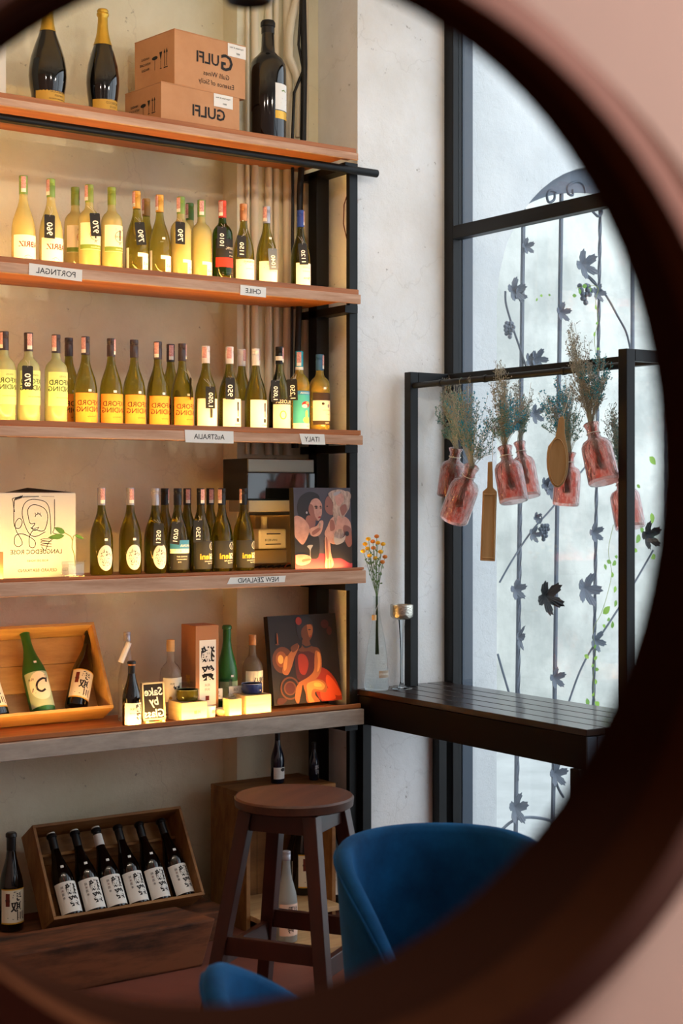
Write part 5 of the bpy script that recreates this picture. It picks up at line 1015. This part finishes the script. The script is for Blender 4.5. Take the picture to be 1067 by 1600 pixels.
MB().lathe([(.014, Hc-.060), (.034, Hc-.056), (.0435, Hc-.048), (.0455, Hc-.038), (.046, Hc), (.043, Hc), (.042, Hc-.040), (.030, Hc-.050), (.001, Hc-.051)], 32).build('cup', mat('mercury_glass', 'C9C4B8', .22, metal=.9, bump=((120, 120, 120), .6, .004)), t, 50, False)

# ------------------------------------------------------------------ hanging pink bottles with dried flowers
M_grass = mat('dried_grey_sprigs', '8E908A', .8); M_stem2 = mat('dried_stems', 'A6A898', .8); M_bl1 = mat('teal_dried_florets', '2E7E8C', .8); M_bl2 = mat('blue_dried_florets', '2E95B5', .8); M_gr = mat('sage_dried_florets', '4F8480', .8)
def pink_bottle(nu, nv, bu, bv, X, wpx, label):
    nt_, ba = at(nu, nv, X=X), at(bu, bv, X=X); ax = (nt_-ba); H = ax.length; R = wpx/FP*((X)/ray(bu)[0])/2
    rot = Vector((0, 0, 1)).rotation_difference(ax.normalized())
    t = thing('hanging_bottle', label, 'bottle', tuple(ba), tuple(rot.to_euler()), 'pink glass bottles hanging from the rod')
    MB().lathe([(R*.93, .001), (R, .006), (R*.98, H*.55), (R*.95, H*.62), (R*.80, H*.69), (R*.46, H*.74), (R*.40, H*.78), (R*.40, H*.90), (R*.50, H*.96), (R*.52, H*.985), (R*.44, H),
                (R*.36, H*.985), (R*.34, H*.78), (R*.42, H*.735), (R*.86, H*.62), (R*.9, H*.5), (R*.91, .012), (.001, .010)], 28).build('glass', G_pinkd, t, 50, False)
    MB().tube([(R*.44*math.cos(a), R*.44*math.sin(a), H*.82) for a in [2*PI*k/16 for k in range(17)]], .0015, 5).build('neck_string', M_string, t, world=False)
    nk = ba+ax.normalized()*H*.82
    yy = min(max(nk.y, 3.75), 4.87)
    MB().tube([Matrix.Rotation(0, 3, 'Z') @ (rot.inverted() @ (Vector((xr if X < 3.85 else 3.95, yy, zr-.010))-ba)), rot.inverted() @ (nk-ba)], .0008, 5).build('hang_string', M_string, t, world=False)
    return t, nt_, ax.normalized(), H, R
def bunch(nt_, X, targets, n, label, base, seed, tall=0):
    """dried sprigs: stems fan from the bottle mouth to a cloud of points given in the photo"""
    rnd = random.Random(seed); t = thing('dried_flowers', label, 'dried flowers', tuple(nt_)); st = MB(); a1 = MB(); a2 = MB(); a3 = MB()
    for i in range(int(n*1.9)):
        cu, cv, ru, rv, kind = rnd.choice(targets); th_ = rnd.uniform(0, 2*PI); rr = math.sqrt(rnd.random())
        tip = at(cu+ru*rr*math.cos(th_), cv+rv*rr*math.sin(th_), X=X+rnd.uniform(-.06, .05)); foot = base+Vector((rnd.uniform(-.012, .012), rnd.uniform(-.012, .012), 0)); m0 = nt_+Vector((rnd.uniform(-.008, .008), rnd.uniform(-.008, .008), 0))
        md = m0.lerp(tip, .55)+Vector((0, 0, .012)); st.tube([foot, m0, md, tip], .0006, 3)
        for k in range(13):       # side twigs with small seed heads
            q = rnd.uniform(.45, 1); c = m0.lerp(md, q*1.6) if q < .6 else md.lerp(tip, (q-.5)*2); e = c+Vector((rnd.uniform(-.014, .014), rnd.uniform(-.014, .014), rnd.uniform(.002, .022)))
            st.tube([c, e], .0004, 3)
            tgt = {'g': a1, 'b': a2, 's': a3}[kind]
            for j in range(3):
                r = rnd.uniform(.0013, .0030) if kind != 'b' else rnd.uniform(.0018, .0036)
                tgt.octa(c.lerp(e, .5+.25*j)+Vector((rnd.uniform(-.004, .004), rnd.uniform(-.004, .004), rnd.uniform(-.003, .003))), r)
    o = st.build('stems', M_stem2, t); o['kind'] = 'stuff'
    for mb, m_, nm in ((a1, M_grass, 'seed_heads'), (a2, M_bl2 if seed % 2 else M_bl1, 'blue_florets'), (a3, M_gr, 'sage_florets')):
        if mb.v: o = mb.build(nm, m_, t); o['kind'] = 'stuff'
    return t
HB_ = [
 (737, 728, 708, 812, 3.77, 47, 'front pink bottle at the left end of the rod, tilted, nearest the post', [(735, 650, 40, 45, 'b'), (715, 640, 35, 50, 's'), (750, 690, 25, 30, 's'), (720, 620, 30, 35, 'g')], 46),
 (712, 700, 702, 776, 3.92, 42, 'pink bottle half hidden behind the leftmost front one', [(695, 640, 18, 45, 's'), (700, 615, 20, 30, 'g')], 24),
 (788, 697, 803, 785, 3.77, 46, 'front pink bottle right of the long wooden tray', [(785, 635, 38, 45, 'g'), (795, 640, 30, 35, 'b'), (775, 660, 25, 25, 's'), (778, 590, 14, 28, 'g')], 50),
 (811, 690, 826, 777, 3.90, 38, 'pink bottle just behind the one right of the wooden tray', [(815, 620, 18, 40, 'g'), (818, 650, 10, 30, 's')], 20),
 (889, 706, 883, 790, 3.86, 42, 'pink bottle hanging behind the oval wooden tray', [(870, 640, 35, 40, 's'), (860, 620, 28, 28, 'b'), (895, 660, 25, 40, 's'), (868, 612, 30, 25, 'g')], 44),
 (923, 661, 944, 755, 3.72, 50, 'largest pink bottle, right of the oval tray', [(915, 590, 32, 40, 'g'), (935, 585, 25, 38, 'b'), (920, 610, 28, 30, 'g'), (893, 540, 10, 40, 'g'), (912, 555, 20, 25, 'g')], 62),
 (969, 742, 985, 826, 3.92, 48, 'pink bottle partly hidden behind the right post', [(962, 680, 18, 40, 's'), (955, 660, 14, 25, 'g')], 24)]
for i, (nu, nv, bu, bv, X, wpx, lab, tg_, n) in enumerate(HB_):
    t, nt_, ax, H, R = pink_bottle(nu, nv, bu, bv, X, wpx, lab)
    names = ['grey and teal dried sprigs in the leftmost front pink bottle', 'pale dried sprigs in the pink bottle behind the leftmost one', 'teal and grey dried sprigs right of the long wooden tray', 'thin dried sprigs in the bottle behind the middle pink one',
             'sage dried sprigs above and behind the oval tray', 'tall dark dried sprigs in the largest pink bottle, reaching above the rod', 'dried sprigs beside the right post']
    bunch(nt_, X, tg_, n, names[i], nt_-ax*(H*.75), 11+i)
# wooden trays
def tray(pts, X, th, label, rim_in, name):
    P = [at(u, v, X=X) for u, v in pts]; c = sum(P, Vector())/len(P); M = Matrix(((RT.x, 0, -FW.x, c.x), (RT.y, 0, -FW.y, c.y), (0, 1, 0, c.z), (0, 0, 0, 1)))
    k = (c-Vector((0, 0, CAMZ))).dot(FW)/FP
    cu, cv = sum(p_[0] for p_ in pts)/len(pts), sum(p_[1] for p_ in pts)/len(pts)
    loc = [((u-cu)*k, -(v-cv)*k) for u, v in pts]; t = thing(name, label, 'wooden tray', tuple(c))
    MB().prism(list(reversed(loc)), M, -th).build('board', M_wood_l, t, bev=.002)
    li = [((u-cu)*k, -(v-cv)*k) for u, v in rim_in]; mb = MB(); n = len(li); cx_ = sum(x for x, y in li)/n; cy_ = sum(y for x, y in li)/n
    o_ = [M @ Vector((x, y, .0005)) for x, y in li]; g = [M @ Vector((cx_+(x-cx_)*.93, cy_+(y-cy_)*.965, .0035)) for x, y in li]; h_ = [M @ Vector((cx_+(x-cx_)*.88, cy_+(y-cy_)*.94, .0008)) for x, y in li]
    vs = o_+g+h_; fs = [(i, (i+1) % n, n+(i+1) % n, n+i) for i in range(n)]+[(n+i, n+(i+1) % n, 2*n+(i+1) % n, 2*n+i) for i in range(n)]
    mb.add(vs, fs).build('rim', M_wood_l, t, 40)
    top = max(P, key=lambda p_: p_.z); MB().tube([(xr, top.y, zr-.011), top], .0008, 5).build('string', M_string, t)
    return t
tray([(762, 722), (769, 721), (770, 762), (776, 768), (773, 877), (750, 876), (754, 768), (761, 762)], 3.765, .012, 'long rectangular wooden tray with handle hanging from the rod', [(755.5, 771), (773.5, 771), (771.5, 874), (752, 873)], 'hanging_tray')
el = [(871+17*math.cos(a), 719+43*math.sin(a)) for a in [2*PI*k/24 for k in range(24)]]
oval = [(x, y) for x, y in el if y > 690]; oval.sort(key=lambda p_: math.atan2(p_[1]-719, p_[0]-871))
oval = [p_ for p_ in sorted(oval, key=lambda p_: (math.atan2(p_[1]-719, p_[0]-871)+PI/2) % (2*PI))]
tray([(874, 652), (879, 650), (882, 656), (882, 676), (884, 690)]+oval+[(868, 682), (871, 668)], 3.705, .012, 'oval wooden scoop tray with handle hanging in front of the pink bottles', [(870.5+14.5*math.cos(a), 722+38*math.sin(a)) for a in [2*PI*k/24 for k in range(24)]], 'hanging_scoop')

# ------------------------------------------------------------------ wrought iron grille in the arched opening
YG = 5.02
gr = thing('window_grille', 'grey wrought iron grille with vine leaves and grapes in the arched opening outside', 'grille', (AX, YG, .3))
def g(u, v, dy=0): return at(u, v, Y=YG+dy)
def arcz(x): return AZ+math.sqrt(max(.0, AR*AR-(x-AX)**2))-.012
for u0, u1, vt, tw in ((817, 806, 345, 0), (876, 864, 345, 0), (937, 925, 340, 1), (988, 985, 400, 0), (1040, 1040, 400, 1)):
    p0, p1 = g(u1, 1230), g(u0, vt); d = (p1-p0)/(p1.z-p0.z); lo = p0+d*(.06-p0.z); x_ = p1.x; hi = p0+d*(arcz(x_)-p0.z)
    if tw:
        n = 150; MB().tube([lo.lerp(hi, i/n) for i in range(n+1)], .0085, 4, twist=.34).build('twisted_bar', M_grille, gr)
    else: MB().bar(lo, hi, .014, .014).build('vertical_bar', M_grille, gr, bev=.001)
tw0 = g(807, 1220); tw1 = g(813, 690); MB().tube([tw0.lerp(tw1, i/100) for i in range(101)], .0105, 4, twist=.3).build('twisted_sleeve', M_grille, gr)
MB().box((AX-AR-.01, YG-.010, .04), (AX+AR+.01, YG+.010, .06)).build('bottom_bar', M_grille, gr)
# crescent plate under the arch
cp = MB(); n = 26; o1 = []; i1 = []
for k in range(n+1):
    a = PI-.72-(PI-1.44)*k/n; o1.append((AX+(AR-.004)*math.cos(a), AZ+(AR-.004)*math.sin(a))); q = math.sin(PI*k/n)*.115; i1.append((AX+(AR-.004-q)*math.cos(a), AZ+(AR-.004-q)*math.sin(a)))
for k in range(n): cp.hexa([(o1[k][0], YG-.012, o1[k][1]), (i1[k][0], YG-.012, i1[k][1]-.0005), (i1[k+1][0], YG-.012, i1[k+1][1]-.0005), (o1[k+1][0], YG-.012, o1[k+1][1]), (o1[k][0], YG+.0, o1[k][1]), (i1[k][0], YG, i1[k][1]-.0005), (i1[k+1][0], YG, i1[k+1][1]-.0005), (o1[k+1][0], YG, o1[k+1][1])])
cp.build('crescent_plate', M_grille, gr)
def scroll(pts, r=.006, nm='scroll'): MB().tube([g(*p_, dy=-.012) for p_ in spline(pts, 6)], r, 6).build(nm, M_grille, gr, 60)
scroll([(866, 302), (865, 312), (857, 316), (854, 306), (858, 298), (868, 300)]); scroll([(894, 296), (894, 305), (887, 302), (886, 292), (893, 286), (903, 284), (911, 290), (914, 302)])
scroll([(925, 330), (934, 338), (940, 332), (938, 325)])
scroll([(780, 910), (800, 875), (830, 830), (860, 796), (885, 765), (915, 728)], .0045, 'vine_stem'); scroll([(912, 425), (925, 440), (945, 460), (965, 495), (978, 520), (985, 550)], .005, 'vine_stem')
scroll([(918, 430), (930, 442), (934, 458)], .004, 'vine_stem'); scroll([(887, 1100), (905, 1050), (925, 1012), (950, 975), (985, 920), (1020, 860)], .005, 'vine_stem')
scroll([(777, 1022), (785, 1050), (797, 1090)], .005, 'vine_stem'); scroll([(778, 1302), (800, 1283), (825, 1277), (855, 1281), (880, 1292)], .007, 'vine_stem'); scroll([(866, 1215), (872, 1232), (880, 1246)], .006, 'vine_stem')
scroll([(789, 455), (790, 475), (800, 510), (812, 545), (822, 575)], .005, 'vine_stem'); scroll([(844, 802), (846, 812), (843, 818)], .003, 'vine_stem')
LF = []
for k in range(50):
    a_ = 2*PI*k/50; d_ = abs((a_-PI/2+PI) % (2*PI)-PI)      # angle from the tip lobe
    r_ = (.26+.60*abs(math.cos(2.5*d_))**.75)*(1-.10*d_/PI)*(1+.06*math.cos(25*a_))
    LF.append((r_*math.cos(a_), r_*math.sin(a_)))
def ileaf(u, v, s, rot=0, sq=1.0, dark=0):
    c = g(u, v, -.022); k = s/FP*((YG-.02)/ray(u)[1])*.80; mb = MB(); n = len(LF); vs = []; cr_, sr = math.cos(rot), math.sin(rot)
    for ly in (0, .003):
        for x, y in LF:
            x2, y2 = x*sq*k, (y-.1)*k; X, Z = x2*cr_-y2*sr, x2*sr+y2*cr_; vs.append(c+Vector((X, -.5*(X*X+Z*Z)/k+ly, Z)))
    c0_, c1_ = len(vs), len(vs)+1; vs += [c+Vector((0, .010, 0)), c+Vector((0, .013, 0))]; fs = []
    for i in range(n): j = (i+1) % n; fs += [(i, j, c0_), (n+j, n+i, c1_), (i, n+i, n+j, j)]
    mb.add(vs, fs).build('iron_leaf', M_iron if dark else M_grille, gr)
for a in ((822, 384, 20, .2), (803, 452, 30, .1), (811, 460, 20, -.5), (911, 412, 36, .4), (933, 457, 22, -.2), (877, 487, 24, 0), (838, 560, 26, .9), (828, 562, 22, -.4), (835, 646, 24, .3), (861, 765, 26, .5), (852, 756, 20, -.6), (806, 920, 26, .1),
          (853, 931, 42, .5, 1, 1), (915, 919, 40, -.3), (812, 996, 30, -.2, .45), (867, 1058, 26, .1), (931, 1000, 26, -.6), (928, 831, 24, .2), (868, 1208, 30, 0), (806, 1261, 38, -.1, .8), (1012, 835, 34, .2, 1, 1), (833, 834, 20, -.3), (1000, 1060, 30, .3), (838, 808, 14, .4)): ileaf(*a)
def grapes(u, v, s):
    c = g(u, v, -.02); k = s/FP*(YG/ray(u)[1]); m = MB(); rows = (3, 4, 3, 2, 1)
    for r, cnt in enumerate(rows):
        for j in range(cnt): m.ball(c+Vector(((j-(cnt-1)/2)*k*.42+random.uniform(-.1, .1)*k, random.uniform(-.3, .2)*k, (2-r)*k*.38)), k*.25, n=6)
    m.build('grape_cluster', M_grille, gr, 60)
grapes(794, 516, 14); grapes(912, 460, 17); grapes(849, 832, 14)
# live vine
vn = thing('green_vine', 'thin live green vine climbing the grille', 'vine', tuple(g(935, 1100)+Vector((0, -.04, 0)))); M_vl = mat('bright_vine_leaf', '86B23C', .5); M_vl2 = mat('vine_leaf', '6A9A34', .5)
MB().tube([g(u, v, -.035) for u, v in spline([(930, 1100), (926, 1060), (930, 1020), (926, 985), (938, 960), (948, 930), (955, 895), (950, 860), (958, 820)], 5)], .0012, 4).build('vine_stem', M_stem, vn, 50)
MB().tube([g(u, v, -.035) for u, v in spline([(932, 560), (928, 530), (934, 500), (930, 470), (934, 450), (920, 446), (900, 450)], 5)], .0012, 4).build('vine_stem', M_stem, vn, 50)
lf = [(945, 886, 5), (951, 878, 6), (959, 880, 7), (956, 898, 5), (962, 870, 5), (947, 953, 10), (961, 943, 6), (956, 976, 6), (943, 978, 5), (950, 968, 5), (960, 921, 6), (930, 1028, 5), (916, 1026, 6), (932, 1046, 5), (925, 1040, 4), (929, 1010, 4), (930, 1065, 5), (917, 1098, 7), (932, 1100, 8), (926, 1085, 4),
      (905, 455, 5), (897, 462, 5), (913, 447, 6), (921, 452, 5), (932, 505, 4), (928, 522, 4), (934, 545, 4), (936, 570, 5), (930, 480, 4), (845, 462, 4), (838, 468, 3), (858, 461, 3), (1019, 720, 10), (996, 842, 9), (1002, 828, 7), (1018, 810, 9), (1020, 870, 8), (997, 760, 5), (992, 860, 6)]
for u, v, s in lf:
    c = g(u, v, -.04); k = s/FP*6.9; a = random.uniform(0, 2*PI); d = Vector((math.cos(a)*.8, -.1, math.sin(a)))*k; leaf(MB(), c-d, c+d, k*.6).build('leaf', random.choice((M_vl, M_vl2)), vn, 60)

# ------------------------------------------------------------------ lamps
def pendant(x, y, z, label, power, rad=.035):
    t = thing('pendant_lamp', label, 'lamp', (x, y, z), group='small black pendant spotlights')
    MB().lathe([(rad*.45, .004), (rad*.8, 0), (rad, .012), (rad*1.02, .02), (rad*.95, .09), (rad*.5, .115), (.008, .12)], 28).build('shade', M_iron, t, 40, False)
    MB().tube([(0, 0, .12), (0, 0, H_-z)], .003, 6).build('cord', M_cable, t, world=False); MB().ball((0, 0, .045), rad*.55, n=8).build('bulb', mat('warm_bulb' if power > 5 else 'unlit_bulb', (1, .8, .55) if power > 5 else (.05, .06, .08), .2, emit=power if power > 5 else 0), t, 60, False)
    l = bpy.data.lights.new('lamp_light', 'POINT'); l.energy = power if power > 5 else 0; l.color = (1, .86, .70); l.shadow_soft_size = .03
    lo = bpy.data.objects.new('lamp_light', l); col.objects.link(lo); lo.parent = t; lo.location = (0, 0, -.04)
q = cs(388, 22, 1.55); pendant(q.x, q.y, q.z+.012, 'small black pendant lamp cut by the top edge of the view', 1.5, .029)
for x, y, l_ in ((1.2, 3.5, 'left'), (2.1, 3.4, 'middle'), (3.0, 3.3, 'right')): pendant(x, y, 3.3, 'black pendant lamp above the stool area, %s one of three in a row' % l_, 14, .05)

# ------------------------------------------------------------------ sub-parts hang on the part they belong to
NEST = {'label': ('glass',), 'price_sticker': ('glass',), 'tax_seal': ('cap', 'glass'), 'cap_band': ('cap',), 'number': ('card',), 'top_flap': ('carton_body',), 'printing': ('carton_body',), 'handling_marks': ('carton_body',),
        'shipping_label': ('carton_body',), 'line_drawing': ('carton_body',), 'torn_flap': ('carton_body',), 'painted_picture': ('canvas',), 'chalk_words': ('board',), 'printed_panel': ('box_body',), 'piping': ('backrest_shell',),
        'neck_string': ('glass',), 'bulb': ('shade',), 'meter_dial': ('meter_case',), 'cup_print': ('cup_body',), 'stamp': ('side_board',), 'white_lid': ('cap',), 'neck_band': ('cap', 'glass'), 'coupling': ('pipe',), 'rod_collar': ('hanging_rod',),
        'hanging_cork': ('glass',), 'glass_door': ('cabinet_body',), 'top_rail': ('cabinet_body',), 'small_leaves': ('stems',)}
for root in [o for o in bpy.data.objects if o.parent is None and o.children]:
    kids = {}
    for c in root.children: kids.setdefault(c.name.split('.')[0], c)
    if root.name.startswith('bowl'): continue
    for c in list(root.children):
        for nm in NEST.get(c.name.split('.')[0], ()):
            if nm in kids and kids[nm] is not c and kids[nm].parent is root: c.parent = kids[nm]; break
